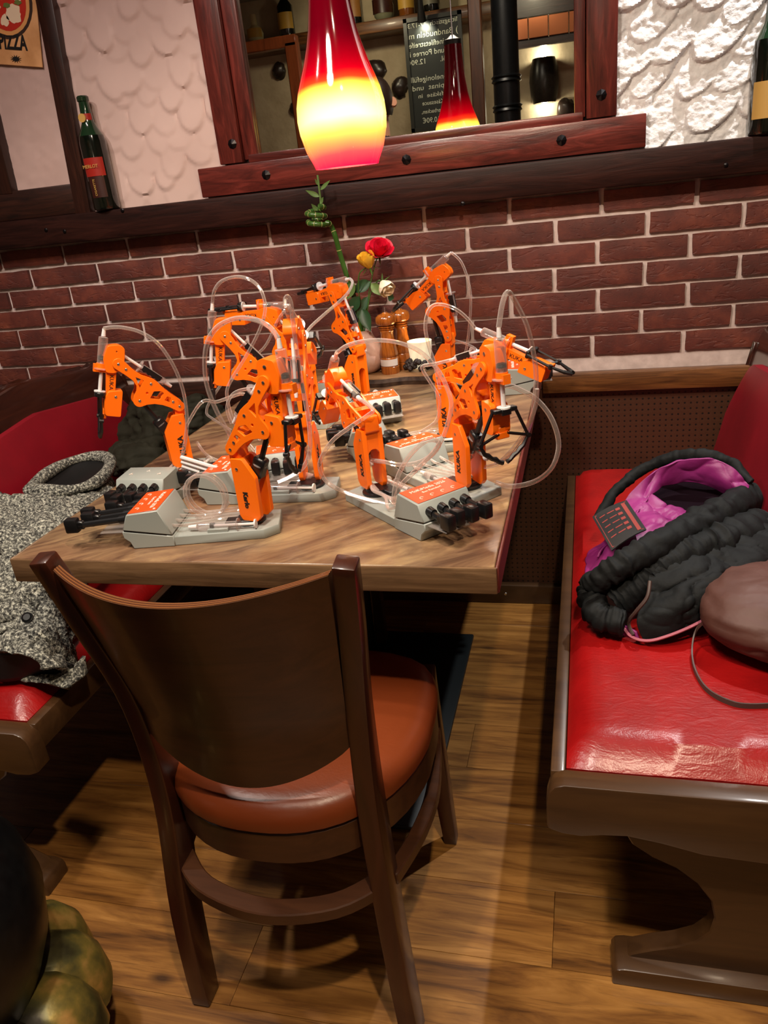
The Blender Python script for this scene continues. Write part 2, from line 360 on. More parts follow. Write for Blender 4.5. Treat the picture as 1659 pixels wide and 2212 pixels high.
def text_mesh(s, size, t=.0004, align='CENTER', bold=0):
    k = (s, size, t, align, bold)
    if k not in TXT:
        cu = bpy.data.curves.new('t', 'FONT'); cu.body = s; cu.size = size; cu.extrude = t; cu.align_x = align; cu.align_y = 'CENTER'; cu.resolution_u = 2; cu.offset = bold
        o = bpy.data.objects.new('t', cu); me = bpy.data.meshes.new_from_object(o); bpy.data.objects.remove(o); TXT[k] = me
    return TXT[k]
def frame(o, ex, ey, ez=None):
    ex, ey = V(ex).normalized(), V(ey).normalized(); ez = ex.cross(ey) if ez is None else V(ez)
    m = Matrix((ex, ey, ez)).transposed().to_4x4(); m.translation = V(o); return m
def smooth_path(pts, n=6):
    pts = [V(p) for p in pts]; out = []
    for i in range(len(pts)-1):
        p0, p1, p2, p3 = pts[max(i-1, 0)], pts[i], pts[i+1], pts[min(i+2, len(pts)-1)]
        for k in range(n):
            t = k/n; out.append(.5*((2*p1)+(p2-p0)*t+(2*p0-5*p1+4*p2-p3)*t*t+(3*p1-p0-3*p2+p3)*t**3))
    out.append(pts[-1]); return out
def arc(cx, cy, r, a0, a1, n=8): return [(cx+r*cos(radians(a0+(a1-a0)*i/n)), cy+r*sin(radians(a0+(a1-a0)*i/n))) for i in range(n+1)]
X, Y, Z = V((1, 0, 0)), V((0, 1, 0)), V((0, 0, 1))
T = .7505

# ------------------------------------------------------------------ room shell
FX0, FX1, FY0 = -2.4, 3.2, -4.0
struct('floor', MB().box((.4, -2.0, -.026), (5.8, 4.1, .04)), 'dark_wood')
floor = bpy.data.objects['floor']
y = .0; row = 0
while y > -2.1:
    wd = .155; x = -1.35 + (row*.37 % .9)
    x -= .9
    while x < 2.3:
        L = 1.15; x1 = x+L
        a, b = max(x, -1.3), min(x1, 2.2)
        if b-a > .05:
            put('plank', MB().box(((a+b)/2, y-wd/2, -.004), (b-a-.0006, wd-.0006, .008)).bevel(.0005), 'floor', floor)
        x = x1
    y -= wd; row += 1
struct('ceiling', MB().box((.4, -2.0, 2.62), (5.8, 4.2, .1)), flat('ceiling_paint', (96, 80, 62), .8, nz=6))
struct('wall_left', MB().box((-2.5, -2.0, 1.3), (.1, 4.2, 2.66)), 'plaster_smooth')
struct('wall_right', MB().box((3.3, -2.0, 1.3), (.1, 4.2, 2.66)), 'plaster_smooth')
wall = struct('wall_back', MB().box((.4, .058, 1.3), (5.8, .1, 2.66)), 'mortar')
front = struct('wall_front', MB().box((.4, -4.05, 1.3), (5.8, .1, 2.66)), flat('rough_wall_paint', (190, 172, 140), .8, nz=14, nscale=6, bmp=.8, bd=.02))

# brick cladding: the head joints of each course were measured on the wall
JO = {0: [2, 137, 276, 427, 582, 744, 916, 1100, 1299, 1506], 1: [67.5, 211, 352, 504, 662, 830, 1009.8, 1199.6, 1398.6, 1606.8],
      2: [21, 152, 289, 432.5, 587, 748, 918, 1100, 1290, 1491], 3: [95, 230, 369, 519, 670, 838, 1011, 1197, 1392, 1597.6],
      4: [42, 173, 310, 452, 600, 756, 926, 1103.6, 1291, 1485.5], 5: [122, 250, 390, 536, 686, 846, 1020, 1197, 1385, 1584],
      6: [62, 190, 326, 466, 610, 764, 930, 1104, 1279, 1475.5]}
JY = {0: (566, 415), 1: (599.4, 460), 2: (645.8, 526.7), 3: (688, 570), 4: (734.4, 632), 5: (772, 673), 6: (812, 735)}
PZ, OZ = .0605, 1.1575
def brick(x0, x1, z0, z1):
    d = .0035 + RND.uniform(-.0008, .0016); nx = max(3, int((x1-x0)/.03)); P = []
    cs = RND.random()*50
    def e(a, b): return (noise.noise(V((a*38, b*38, cs)))*.0022)
    nz = 4
    for j in range(nz+1):
        rowp = []
        for i in range(nx+1):
            u, v = i/nx, j/nz
            x = x0+(x1-x0)*u; z = z0+(z1-z0)*v
            if i in (0, nx): x += e(x, z+3)
            if j in (0, nz): z += e(x+5, z)
            edge = (i in (0, nx)) or (j in (0, nz))
            yy = -d + noise.noise(V((x*30, z*40, cs)))*.0014 + (.0014 if edge else 0)
            rowp.append(V((x, yy, z)))
        P.append(rowp)
    mb = MB(); mb.grid(P)
    ring = [P[0][i] for i in range(nx+1)] + [P[j][nx] for j in range(1, nz+1)] + [P[nz][i] for i in range(nx-1, -1, -1)] + [P[j][0] for j in range(nz-1, 0, -1)]
    a = [mb.bm.verts.new(p) for p in ring]; b = [mb.bm.verts.new(V((p.x, .009, p.z))) for p in ring]; n = len(a)
    for i in range(n): mb.bm.faces.new((a[i], a[(i+1) % n], b[(i+1) % n], b[i]))
    bmesh.ops.remove_doubles(mb.bm, verts=mb.bm.verts, dist=1e-5)
    return mb
for c, js in JO.items():
    zc = OZ - PZ*c
    xs = []
    for i, px in enumerate(js):
        yy = JY[c][0] + (JY[c][1]-JY[c][0])*(px-js[0])/(js[-1]-js[0]); xs.append(at(px, yy, y=0).x)
    xs = [xs[0]-.225*k for k in (2, 1)] + xs + [xs[-1]+.225*k for k in (1, 2)]
    xs[0:2] = [xs[2]-.45, xs[2]-.225]
    for a, b in zip(xs, xs[1:]):
        if a < -1.15 or b > 1.75: continue
        g = .0061
        put('brick', brick(a+g, b-g, zc-PZ/2+g+RND.uniform(-.0006, .0006), zc+PZ/2-g+RND.uniform(-.0006, .0006)), 'brick', wall)

# plaster fields with trowelled relief
def plaster(x0, x1, z0, z1, depth, sx, sz, name='plaster', fine=0, mt='plaster', step=.006, slant=0):
    sc = []
    r = 0; z = z0-sz
    while z < z1+sz*1.5:
        x = x0-sx+(r % 2)*sx*.5
        while x < x1+sx:
            sc.append((x+RND.uniform(-.12, .12)*sx, z+RND.uniform(-.15, .15)*sz, sx*RND.uniform(.48, .62), sz*RND.uniform(.95, 1.35), RND.uniform(.6, 1.2), slant+RND.uniform(-.2, .2))); x += sx
        z += sz*.62; r += 1
    nx, nz = int((x1-x0)/step), int((z1-z0)/step); P = []
    for j in range(nz+1):
        rowp = []
        for i in range(nx+1):
            x, z = x0+(x1-x0)*i/nx, z0+(z1-z0)*j/nz; h = 0
            for cx, cz, rx, rz, k, sl in sc:
                dz = z-cz
                if not -rz*.5 < dz < rz*1.1: continue
                dx = x-cx-sl*dz
                if abs(dx) > rx: continue
                q = (dx/rx)**2 + (min(dz, 0)/(rz*.5))**2
                if q < 1:
                    t = (1-q)**.5
                    hh = k*(1-dz/(rz*1.1))*min(1, t*2.2)*.8
                    if hh > h: h = hh
            h += fine*noise.fractal(V((x*55, z*55, 3.1)), 1, 2, 3)*(1 if step > .004 else 1.4)
            edge = min(i, nx-i, j, nz-j)
            rowp.append(V((x, -.004-depth*h, z)))
        P.append(rowp)
    return put(name, MB().grid(P), mt, wall)
plaster(-.51, -.055, 1.262, 1.83, .009, .075, .085, mt='plaster_pink_lit')
plaster(.955, 1.72, 1.262, 1.80, .020, .095, .105, fine=.13, slant=.45, step=.0032)
plaster(-.74, -.50, 1.33, 1.86, .005, .25, .3, fine=.5, mt='plaster_smooth', step=.01)
plaster(-1.2, -.76, 1.33, 1.86, .005, .25, .3, fine=.5, mt='plaster_smooth', step=.012)

# timber on the wall
def timber(name, c, s, mt, b=.004, parent=None, rough=0):
    mb = MB().box(c, s); mb.bevel(b, 2)
    return struct(name, mb, mt, parent)
timber('trim_1', (.3, -.028, 1.2275), (3.6, .066, .077), 'beam', .006)
b1 = bpy.data.objects['trim_1']
for px, py in ((1568, 357), (265, 455), (100, 497), (140, 500), (1000, 440)):
    p = at(px, py, y=-.06); put('nail_head', MB().lathe_axis((p.x, -.060, p.z), (p.x, -.064, p.z), [(0, .006), (.6, .0055), (1, .003)], 10), 'stud', b1)
timber('trim_2', (-.91, -.012, 1.306), (.80, .045, .080), 'dark_wood', .004)
def post(name, a, b, wd, mt, y=-.014, d=.045):
    a, b = V(a), V(b); dr = (b-a).normalized(); n = V((dr.z, 0, -dr.x))
    mb = MB(); mb.prism([(-wd/2, 0), (wd/2, 0), (wd/2, (b-a).length), (-wd/2, (b-a).length)], (a.x, y, a.z), n, dr, Y, d); mb.bevel(.003, 2)
    return struct(name, mb, mt)
post('trim_3', (-.514, 0, 1.262), (-.475, 0, 1.86), .050, 'dark_wood_z')
post('trim_4', (-.775, 0, 1.34), (-.755, 0, 1.86), .09, 'dark_wood_z')
timber('trim_5', (1.18, -.012, .7), (.80, .032, .052), 'oak', .003)
timber('trim_6', (-.7, -.012, .712), (1.36, .03, .076), 'dark_wood', .003)
struct('baseboard_back', MB().box((.3, -.012, .032), (3.4, .03, .064)).bevel(.004, 2), 'bench_wood')
put('perforated_panel', MB().box((.3, .002, .37), (3.4, .012, .62)), 'hardboard', wall)
b2 = bpy.data.objects['baseboard_back']
put('screw', MB().lathe_axis((at(1092, 1284, y=-.027).x, -.027, .034), (at(1092, 1284, y=-.027).x, -.029, .034), [(0, .005), (1, .004)], 8), 'screw', b2)

# mirror with its timber frame
mir = thing('wall_mirror', (.45, -.02, 1.27), 'large wall mirror in a heavy red-brown timber frame with iron studs', 'mirror')
put('mirror_glass', MB().box((.46, -.004, 1.66), (.86, .008, .66)), 'mirror', mir)
def board(name, c, s, mt, b=.003): return put(name, MB().box(c, s).bevel(b, 2), mt, mir)
lo = board('bottom_rail', (.4535, -.026, 1.3055), (1.160, .040, .073), 'frame_x')
st = board('stile', (-.027, -.022, 1.67), (.066, .036, .65), 'frame_z')
sr = board('stile', (.932, -.022, 1.67), (.070, .036, .65), 'frame_z')
board('top_rail', (.4535, -.026, 2.03), (1.160, .040, .073), 'frame_x')
board('inner_sill', (.455, -.018, 1.352), (.87, .028, .020), 'frame_x')
board('inner_slip', (.027, -.015, 1.67), (.040, .022, .64), 'frame_z'); board('inner_slip', (.882, -.015, 1.67), (.026, .022, .64), 'frame_z')
def stud(px, py, par, yy=-.046, r=.0125):
    p = at(px, py, y=yy)
    bm = MB(); bm.lathe_axis((p.x, yy+.002, p.z), (p.x, yy-.007, p.z), [(0, r), (.35, r), (1, .001)], 8)
    put('iron_stud', bm.mesh('iron_stud', 20), 'stud', par)
for a in ((575, 378), (878, 345), (1213, 303)): stud(*a, lo)
stud(1299, 205, sr, -.040); stud(502, 311, st, -.040)

# bottles on the beam
def wine_bottle(cx, cy, z, h, label, flip=False):
    t = thing('wine_bottle', (cx, cy, z), label, 'bottle', None)
    prof = [(0, .030), (.01, .0355), (.03, .037), (.60, .037), (.66, .034), (.72, .024), (.78, .0165), (.95, .0135), (.955, .016), (.99, .016), (1, .013)]
    put('glass', MB().lathe_axis((cx, cy, z), (cx, cy, z+h), prof[:5], 24, False), 'wine', t)
    put('neck', MB().lathe_axis((cx, cy, z), (cx, cy, z+h), prof[4:], 24), 'wine_neck', t)
    return t
def wrap(cx, cy, z0, z1, r, a0, a1, n=10):
    P = [[V((cx+r*cos(radians(a)), cy+r*sin(radians(a)), zz)) for zz in (z0, z1)] for a in [a0+(a1-a0)*i/n for i in range(n+1)]]
    return MB().grid(P)
bt = wine_bottle(-.428, -.040, 1.2662, .29, 'dark green wine bottle with a red label beside the black post')
put('front_label', wrap(-.428, -.040, 1.355, 1.402, .0375, -128, -32), 'label_red', bt)
lb = put('lower_label', wrap(-.428, -.040, 1.300, 1.354, .0375, -116, -44), 'label_dark', bt)
put('neck_label', wrap(-.428, -.040, 1.492, 1.512, .0163, -170, -10), 'label_red', bt)
put('lettering', MB().add(text_mesh('MERLOT', .0125), frame((-.428, -.0785, 1.380), X, Z)), 'gold', bt)
put('lettering', MB().add(text_mesh('CIGARETTE', .0085), frame((-.428, -.0785, 1.326), Z, -X)), 'gold', bt)
put('neck_seal', MB().lathe_axis((-.432, -.056, 1.502), (-.432, -.060, 1.502), [(0, .011), (1, .011)], 14), 'gold', bt)
bt2 = wine_bottle(1.292, -.036, 1.2662, .29, 'dark wine bottle cut off by the right edge of the picture')
put('front_label', wrap(1.292, -.036, 1.30, 1.375, .0375, -150, -30), 'gold', bt2)

# tin sign
sg = thing('tin_sign', (-.66, -.02, 1.62), 'weathered tan tin sign with a pizza and the word PIZZA', 'sign')
SX = MB(); pc = [at(93, 146, y=-.014), at(68, -60, y=-.014)]
p00, p10 = at(-18, 138, y=-.014), at(93, 146, y=-.014); ex = (p10-p00).normalized(); ey = V((-ex.z, 0, ex.x)); wS = (p10-p00).length
def SP(u, v, yy=-.014): q = p00+ex*u+ey*v; return V((q.x, yy, q.z))
put('sheet', MB().prism([(0, 0), (wS, 0), (wS, .33), (0, .33)], SP(0, 0), ex, ey, V((0, -1, 0)), .003).bevel(.001), flat('tan_tin', (214, 158, 104), .5, nz=22, nscale=14), sg)
def disc(name, u, v, r, mt, yy, sq=1, n=28, wob=0):
    pts = [(u+r*(1+wob*noise.noise(V((cos(2*pi*k/n)*2, sin(2*pi*k/n)*2, u*50+v*70))))*cos(2*pi*k/n), v+r*sq*(1+wob*noise.noise(V((sin(2*pi*k/n)*2, cos(2*pi*k/n)*2, u*90))))*sin(2*pi*k/n)) for k in range(n)]
    return put(name, MB().prism(pts, SP(0, 0, yy), ex, ey, V((0, -1, 0)), .0006), mt, sg)
cu_, cv_ = wS*.38, .150
disc('printed_plate', cu_, cv_, .088, flat('print_dark', (58, 40, 32), .5), -.0162)
disc('printed_crust', cu_, cv_, .080, flat('print_crust', (222, 160, 96), .5), -.0168, wob=.1)
disc('printed_sauce', cu_, cv_, .070, flat('print_red', (190, 46, 30), .5), -.0174, wob=.15)
cheese = flat('print_cheese', (238, 216, 186), .5); grn = flat('print_green', (106, 120, 62), .5)
for k, (a, b, r) in enumerate(((-.03, -.02, .02), (.028, -.028, .023), (.0, .03, .022), (.038, .02, .02), (-.04, .03, .018), (.0, -.045, .014))):
    disc('printed_cheese', cu_+a, cv_+b, r, cheese, -.018, wob=.5)
for a, b in ((.01, -.01), (.045, -.002), (-.02, .008)): disc('printed_basil', cu_+a, cv_+b, .011, grn, -.0186, .5, wob=.4)
put('lettering', MB().add(text_mesh('PIZZA', .040, bold=.0012), frame(SP(wS*.47, .054, -.0165), ex, ey) @ Matrix.Diagonal((.80, 1.25, 1, 1))), 'black_print', sg)
put('printed_ornament', MB().prism([(wS*.5+.018*cos(a)*(1 if k % 2 else .45), .016+.010*sin(a)*(1 if k % 2 else .45)) for k, a in enumerate([2*pi*i/24 for i in range(24)])], SP(0, 0, -.0165), ex, ey, V((0, -1, 0)), .0006), 'black_print', sg)

# ------------------------------------------------------------------ table
tb = thing('dining_table', (.378, -.6, 0), 'wooden laminate dining table covered with orange robot arms', 'table')
TX0, TX1, TY0 = -.020, .777, -1.211
mb = MB().box(((TX0+TX1)/2, (TY0-.004)/2, T-.0205), (TX1-TX0-.006, -TY0-.010, .041)).bevel(.0015, 1)
put('tabletop', mb, 'laminate', tb)
put('edge_band', MB().box(((TX0+TX1)/2, TY0+.0035, T-.0215), (TX1-TX0, .006, .041)).bevel(.002, 2), 'edge', tb)
for sx, mt in ((TX0, 'edge'), (TX1, flat('red_reflection_band', (96, 40, 34), .4))):  # right band has a red reflection put into its colour
    put('edge_band', MB().box((sx, TY0/2, T-.0215), (.005, -TY0-.008, .041)).bevel(.0015), mt, tb)
put('base_plate', MB().box((.377, -.605, .007), (.40, .75, .012)).bevel(.005, 2), flat('black_steel', (22, 28, 30), .4), tb)
put('pedestal', MB().box((.27, -.60, .36), (.05, .60, .70)).bevel(.003), flat('black_pedestal', (12, 12, 14), .45), tb)
put('pedestal_rail', MB().box((.311, -.285, .36), (.030, .03, .70)).bevel(.003), 'bench_wood', tb)

# ------------------------------------------------------------------ chair
ch = thing('dining_chair', (.44, -1.2, 0), 'dark wooden dining chair with curved plywood back and rust leather seat', 'chair')
def sweep_box(path, w, d, side=X):
    """square-section member; w along side, d across"""
    pts = smooth_path(path, 5); P = []
    for i, p in enumerate(pts):
        t = (pts[min(i+1, len(pts)-1)]-pts[max(i-1, 0)]).normalized(); s = (side-t*side.dot(t)).normalized(); n = t.cross(s)
        ww = w if not callable(w) else w(i/(len(pts)-1)); dd = d if not callable(d) else d(i/(len(pts)-1))
        P.append([p+s*ww/2+n*dd/2, p-s*ww/2+n*dd/2, p-s*ww/2-n*dd/2, p+s*ww/2-n*dd/2])
    m = MB(); vs = [[m.bm.verts.new(q) for q in r] for r in P]
    for a, b in zip(vs, vs[1:]):
        for k in range(4): m.bm.faces.new((a[k], a[(k+1) % 4], b[(k+1) % 4], b[k]))
    m.bm.faces.new(vs[0][::-1]); m.bm.faces.new(vs[-1]); return m
LP = [(.262, -1.386, 0), (.262, -1.372, .20), (.272, -1.352, .42), (.268, -1.362, .60), (.248, -1.395, .76), (.234, -1.420, .865)]
RP = [(.628, -1.384, 0), (.612, -1.366, .20), (.598, -1.346, .42), (.604, -1.358, .60), (.622, -1.392, .76), (.634, -1.418, .865)]
for P_ in (LP, RP):
    put('leg', sweep_box(P_, lambda t: .032-.004*t, lambda t: .040+.012*sin(min(1, t*1.6)*pi)-.014*t*t).bevel(.003, 2, 60), 'chair_wood_z', ch)
for fx, tx in ((.246, .268), (.628, .606)):
    put('leg', sweep_box([(fx, -.990, 0), ((fx+tx)/2, -.994, .2), (tx, -1.0, .425)], lambda t: .026+.014*t, lambda t: .026+.014*t).bevel(.003, 2, 60), 'chair_wood_z', ch)
def interp(path, z):
    for a, b in zip(path, path[1:]):
        if a[2] <= z <= b[2]:
            t = (z-a[2])/(b[2]-a[2]); return V(a).lerp(V(b), t)
def back_layer(o0, o1, top=True):
    nu, nv = 28, 14; P = []
    for side, off in ((0, o0), (1, o1)):
        g = []
        for i in range(nu+1):
            u = i/nu; r = []
            zt = .852 - .010*sin(pi*u); zb = .502 + .055*(1-sin(pi*u)**.8)
            for j in range(nv+1):
                z = zb+(zt-zb)*j/nv; a, b = interp(LP, z), interp(RP, z)
                p = a.lerp(b, .045+.91*u); p.z = z
                bul = .070*(.55+.45*(z-.5)/.35)*(1-(2*u-1)**2)
                p.y -= bul + off; p.y -= .006
                r.append(p)
            g.append(r)
        P.append(g)
    m = MB(); A = [[m.bm.verts.new(p) for p in r] for r in P[0]]; B = [[m.bm.verts.new(p) for p in r] for r in P[1]]
    for G in (A, B):
        for i in range(nu):
            for j in range(nv): m.bm.faces.new((G[i][j], G[i+1][j], G[i+1][j+1], G[i][j+1]))
    for i in range(nu):
        m.bm.faces.new((A[i][0], A[i+1][0], B[i+1][0], B[i][0])); m.bm.faces.new((A[i][nv], A[i+1][nv], B[i+1][nv], B[i][nv]))
    for j in range(nv):
        m.bm.faces.new((A[0][j], A[0][j+1], B[0][j+1], B[0][j])); m.bm.faces.new((A[nu][j], A[nu][j+1], B[nu][j+1], B[nu][j]))
    return m
bk = put('backrest', back_layer(-.007, .0075), 'chair_wood', ch)
# plywood edge lines along the top of the backrest
for k in range(5):
    pts = []
    for i in range(29):
        u = i/28; z = .852-.010*sin(pi*u); a, b = interp(LP, z), interp(RP, z); p = a.lerp(b, .045+.91*u)
        pts.append(V((p.x, p.y-.070*(1-(2*u-1)**2)-.006-(-.0045+.0022*k), z+.0003)))
    m = MB(); m.grid([[p+V((0, -.0011, 0)) for p in pts], [p+V((0, -.0009, .0006)) for p in pts], [p+V((0, .0009, .0006)) for p in pts], [p+V((0, .0011, 0)) for p in pts]])
    put('ply_layer', m, 'ply_a' if k % 2 == 0 else 'ply_b', bk)
# seat
def seat_outline(s=1.0, n=48):
    out = []
    for k in range(n):
        a = 2*pi*k/n; cx, cy = .4375, -1.205
        ca, sa = cos(a), sin(a)
        p = 3.8 if sa > 0 else 2.35
        r = (abs(ca)**p+abs(sa)**p)**(-1/p)
        wx = .217-.028*max(0, -sa)
        x = cx+wx*s*r*ca; y = cy+(.220 if sa > 0 else .205)*s*r*sa
        out.append((x, y))
    return out
def loft(rings, cap=True):
    m = MB(); R = [[m.bm.verts.new(V(p)) for p in r] for r in rings]; n = len(R[0])
    for a, b in zip(R, R[1:]):
        for k in range(n): m.bm.faces.new((a[k], a[(k+1) % n], b[(k+1) % n], b[k]))
    if cap: m.bm.faces.new(R[0][::-1]); m.bm.faces.new(R[-1])
    return m
def so(s, z): return [(x, y, z) for x, y in seat_outline(s)]
put('seat_frame', loft([so(.985, .362), so(.985, .418)]).bevel(.002), 'chair_wood', ch)
put('seat_cushion', loft([so(.95, .418), so(1.0, .424), so(1.005, .438), so(.985, .452), so(.93, .463), so(.82, .469), so(.6, .473), so(.3, .475)]), 'rust', ch)
def ring_path(a0, a1, s, z, n=14): # angles on the seat outline
    o = []
    for i in range(n+1):
        a = radians(a0+(a1-a0)*i/n); x, y = cos(a), sin(a); o.append(V((.4375+.190*s*x, -1.205+.185*s*y, z)))
    return o
put('stretcher', sweep_box([(.270, -1.352, .290), (.33, -1.402, .287), (.437, -1.425, .285), (.54, -1.402, .287), (.604, -1.350, .290)], .022, .030, Z).bevel(.002, 1, 60), 'chair_wood', ch)
put('stretcher', sweep_box([(.612, -1.345, .290), (.636, -1.25, .288), (.642, -1.15, .288), (.620, -1.01, .295)], .022, .022, Z).bevel(.002, 1, 60), 'chair_wood', ch)
put('stretcher', sweep_box([(.262, -1.345, .290), (.240, -1.25, .288), (.234, -1.15, .288), (.254, -1.01, .295)], .022, .022, Z).bevel(.002, 1, 60), 'chair_wood', ch)

# ------------------------------------------------------------------ benches
def bench(name, s, x0, xb, label, y0=-1.232, y1=-.02, x_out=None):
    """s=+1: bench to the right of the table, seat from x0 to xb"""
    b = thing(name, ((x0+xb)/2, -.6, 0), label, 'bench')
    wmid = (x0+xb)/2; W = abs(xb-x0)
    # cushion
    nx, ny = 18, 34; P = []
    for i in range(nx+1):
        r = []
        for j in range(ny+1):
            u, v = i/nx, j/ny; x = x0+s*.006+(xb-x0)*u; y = y0+.004+(y1-y0)*v
            e = min(1, min(u, 1-u)*W/.045); f = min(1, min(v, 1-v)*(y1-y0)/.05)
            z = .425+.032*(1-(1-e)**3)*(1-(1-f)**3) + .0015*noise.noise(V((x*9, y*9, 0)))
            r.append(V((x, y, z)))
        P.append(r)
    m = MB(); m.grid(P); m.grid([[V((p.x, p.y, .40)) for p in P[0]], P[0]]); m.grid([[V((r[0].x, r[0].y, .40)) for r in P], [r[0] for r in P]])
    put('seat_cushion', m, 'red', b)
    put('seat_rail', MB().box((x0-s*.006, (y0+y1)/2, .398), (.022, y1-y0+.01, .056)).bevel(.003, 2), 'bench_wood', b)
    put('seat_board', MB().box((wmid+s*.02, (y0+y1)/2, .392), (W, y1-y0-.02, .03)), 'dark_wood', b)
    # end board, end foot
    yf = y0-.019; xo = x0-s*.022; XE = x0+s*.75
    prof = [(0, .345)] + [(0, .395)] + [(.004, .412), (.012, .423), (.026, .428), (abs(XE-xo), .428), (abs(XE-xo), .318), (.30, .318), (.22, .322), (.16, .336), (.115, .343), (.08, .340), (.05, .334), (.022, .336), (.006, .342)]
    put('end_board', MB().prism([(xo+s*a, z) for a, z in prof], (0, yf, 0), X, Z, V((0, -1, 0)), .036).bevel(.003, 2), 'bench_wood', b)
    fp = [(.105, .345), (.11, .315), (.125, .285), (.155, .262), (.19, .245), (.222, .218), (.243, .185), (.250, .150), (.245, .118), (.225, .092), (.195, .074), (.16, .060), (.128, .044), (.116, .028), (.112, 0)]
    poly = [(xo+s*a, z) for a, z in fp] + [(XE, 0), (XE, .34)]
    for yy, nm in ((y0+.022, 'end_foot'), (y1-.06, 'end_foot')):
        put(nm, MB().prism(poly, (0, yy, 0), X, Z, V((0, -1, 0)), .034).bevel(.0025, 1), 'bench_wood', b)
    ff = [(.098, 0), (.098, .024), (.104, .034), (.118, .038), (abs(XE-xo), .038), (abs(XE-xo), 0)]
    put('plinth', MB().prism([(xo+s*a, z) for a, z in ff], (0, y0+.012, 0), X, Z, V((0, -1, 0)), .066).bevel(.003, 2), 'bench_wood', b)
    # backrest
    def crest(y, base):
        t = -y
        k = min(1, max(0, (t-.005)/.075)); r = (1-(1-k)**2.2)
        return base*(.0)+ .765+.075*r + .032*max(0, 1-abs((t-.46)/.30))**1.0*(1 if t > .16 else 1) - .03*max(0, min(1, (t-.16)/.1))*0
    def bx(z): return xb + s*.085*(z-.45)/.39
    ys = [-.012-.02*i for i in range(8)] + [-.172-.04*i for i in range(27)]
    for nm, mt, zlo, zhi, dz, th in (('back_board', 'crest', .30, 0, 0, .030), ('back_cushion', 'red_back', .455, -.082, 0, .030)):
        m = MB(); F_, B_ = [], []
        for y in ys:
            if nm == 'back_cushion' and y > -.045: continue
            top = crest(y, 0)+zhi
            if nm == 'back_cushion' and y > -.15: top -= .10*(1-((-y-.045)/.105))**2
            col, cob = [], []
            for j in range(9):
                z = zlo+(top-zlo)*j/8
                pf = 0
                if nm == 'back_cushion': pf = .020 + .010*min(1, min(j, 8-j)/1.5)
                col.append(V((bx(z)-s*pf, y, z))); cob.append(V((bx(z)+s*(th if nm == 'back_board' else 0), y, z)))
            F_.append(col); B_.append(cob)
        n = len(F_)
        m.grid(F_); m.grid(B_); m.grid([[a[-1], c[-1]] for a, c in zip(F_, B_)]); m.grid([[a[0], c[0]] for a, c in zip(F_, B_)]); m.grid([F_[0], B_[0]]); m.grid([F_[-1], B_[-1]])
        bmesh.ops.remove_doubles(m.bm, verts=m.bm.verts, dist=1e-5)
        if nm == 'back_board': m.bevel(.008, 3, 60)
        put(nm, m, mt, b)
    return b
bench('upholstered_bench', 1, .862, 1.245, 'red leather bench seat with dark wooden end board right of the table')
bench('upholstered_bench', -1, -.079, -.455, 'red leather bench left of the table under the grey coat', y0=-1.225)

# ------------------------------------------------------------------ still life at the wall
wb = thing('serving_board', (.3, -.1, T), 'live-edge wooden serving board holding vase and pepper mills by the wall', 'board')
n = 26; out = []
for i in range(n+1):
    x = .10+.42*i/n; out.append((x, -.165+.018*noise.noise(V((x*13, 0, 0)))-.006*sin(i*.5)+(.05*max(0, (x-.49)/.03))))
back_ = [(.52, -.06), (.50, -.020), (.10, -.018)]
put('board_slab', MB().prism(out+back_, (0, 0, T+.0115), X, Y, Z, .022).bevel(.003, 2, 50), 'slab', wb)
bk_ = [(x, y-.0045+.003*noise.noise(V((x*60, 1, 0)))) for x, y in out]
m = MB(); m.grid([[V((x, y, T+.0005)) for x, y in bk_], [V((x, y-.003, T+.011)) for x, y in bk_], [V((x, y+.003, T+.0205)) for x, y in bk_]])
m.grid([[V((x, y, T+.0005)) for x, y in bk_], [V((x, y+.02, T+.0005)) for x, y in bk_]]); put('bark_edge', m, 'bark', wb)
BZ = T+.0225
vc = V((.302, -.088, BZ))
vs = thing('flower_vase', vc, 'pale pink ceramic egg-shaped vase holding roses and bamboo', 'vase')
prof = [(0, .020), (.02, .028), (.10, .039), (.25, .0515), (.42, .0530), (.58, .0480), (.72, .038), (.82, .0285), (.90, .024), (.96, .0225), (1, .025)]
m = MB(); m.lathe_axis(vc, vc+Z*.118, prof, 32, False)
m.lathe_axis(vc+Z*.118, vc+Z*.05, [(0, .025), (.1, .0205), (.5, .026), (1, .030)], 32, False)
m.bm.faces.new([m.bm.verts.new(vc+V((.020*cos(-2*pi*k/16), .020*sin(-2*pi*k/16), .0002))) for k in range(16)])
for v in m.bm.verts:
    h = v.co.z-vc.z
    if h > .085 and v.co.x < vc.x-.012: v.co.z += (h-.085)*1.15*min(1, (vc.x-.012-v.co.x)/.012)
put('vase_body', m, 'ceramic', vs)
def mill(c, label, h=.165):
    t = thing('pepper_mill', c, label, 'pepper mill', None)
    c = V(c)
    body = [(0, .0245), (.02, .0255), (.115, .0255), (.125, .024), (.135, .0255), (.26, .0255), (.275, .0235), (.30, .0255), (.33, .026), (.45, .0225), (.56, .0185), (.66, .0175), (.70, .0195), (.715, .0175), (.735, .0215), (.75, .018), (.765, .0225), (.79, .0185)]
    head = [(.79, .019), (.80, .0235), (.83, .0275), (.88, .0285), (.93, .0265), (.965, .020), (.98, .010), (1, .006)]
    put('body', MB().lathe_axis(c, c+Z*h, body, 28), 'pepper', t)
    put('head', MB().lathe_axis(c+Z*h*.79, c+Z*h, [((a-.79)/.21, r) for a, r in head], 28), 'pepper', t)
    put('knob', MB().lathe_axis(c+Z*h, c+Z*(h+.012), [(0, .004), (.3, .0045), (1, .003)], 12), 'steel', t)
    return t
m1 = mill((.374, -.110, BZ), 'tall turned wooden pepper mill in front, with white label band')
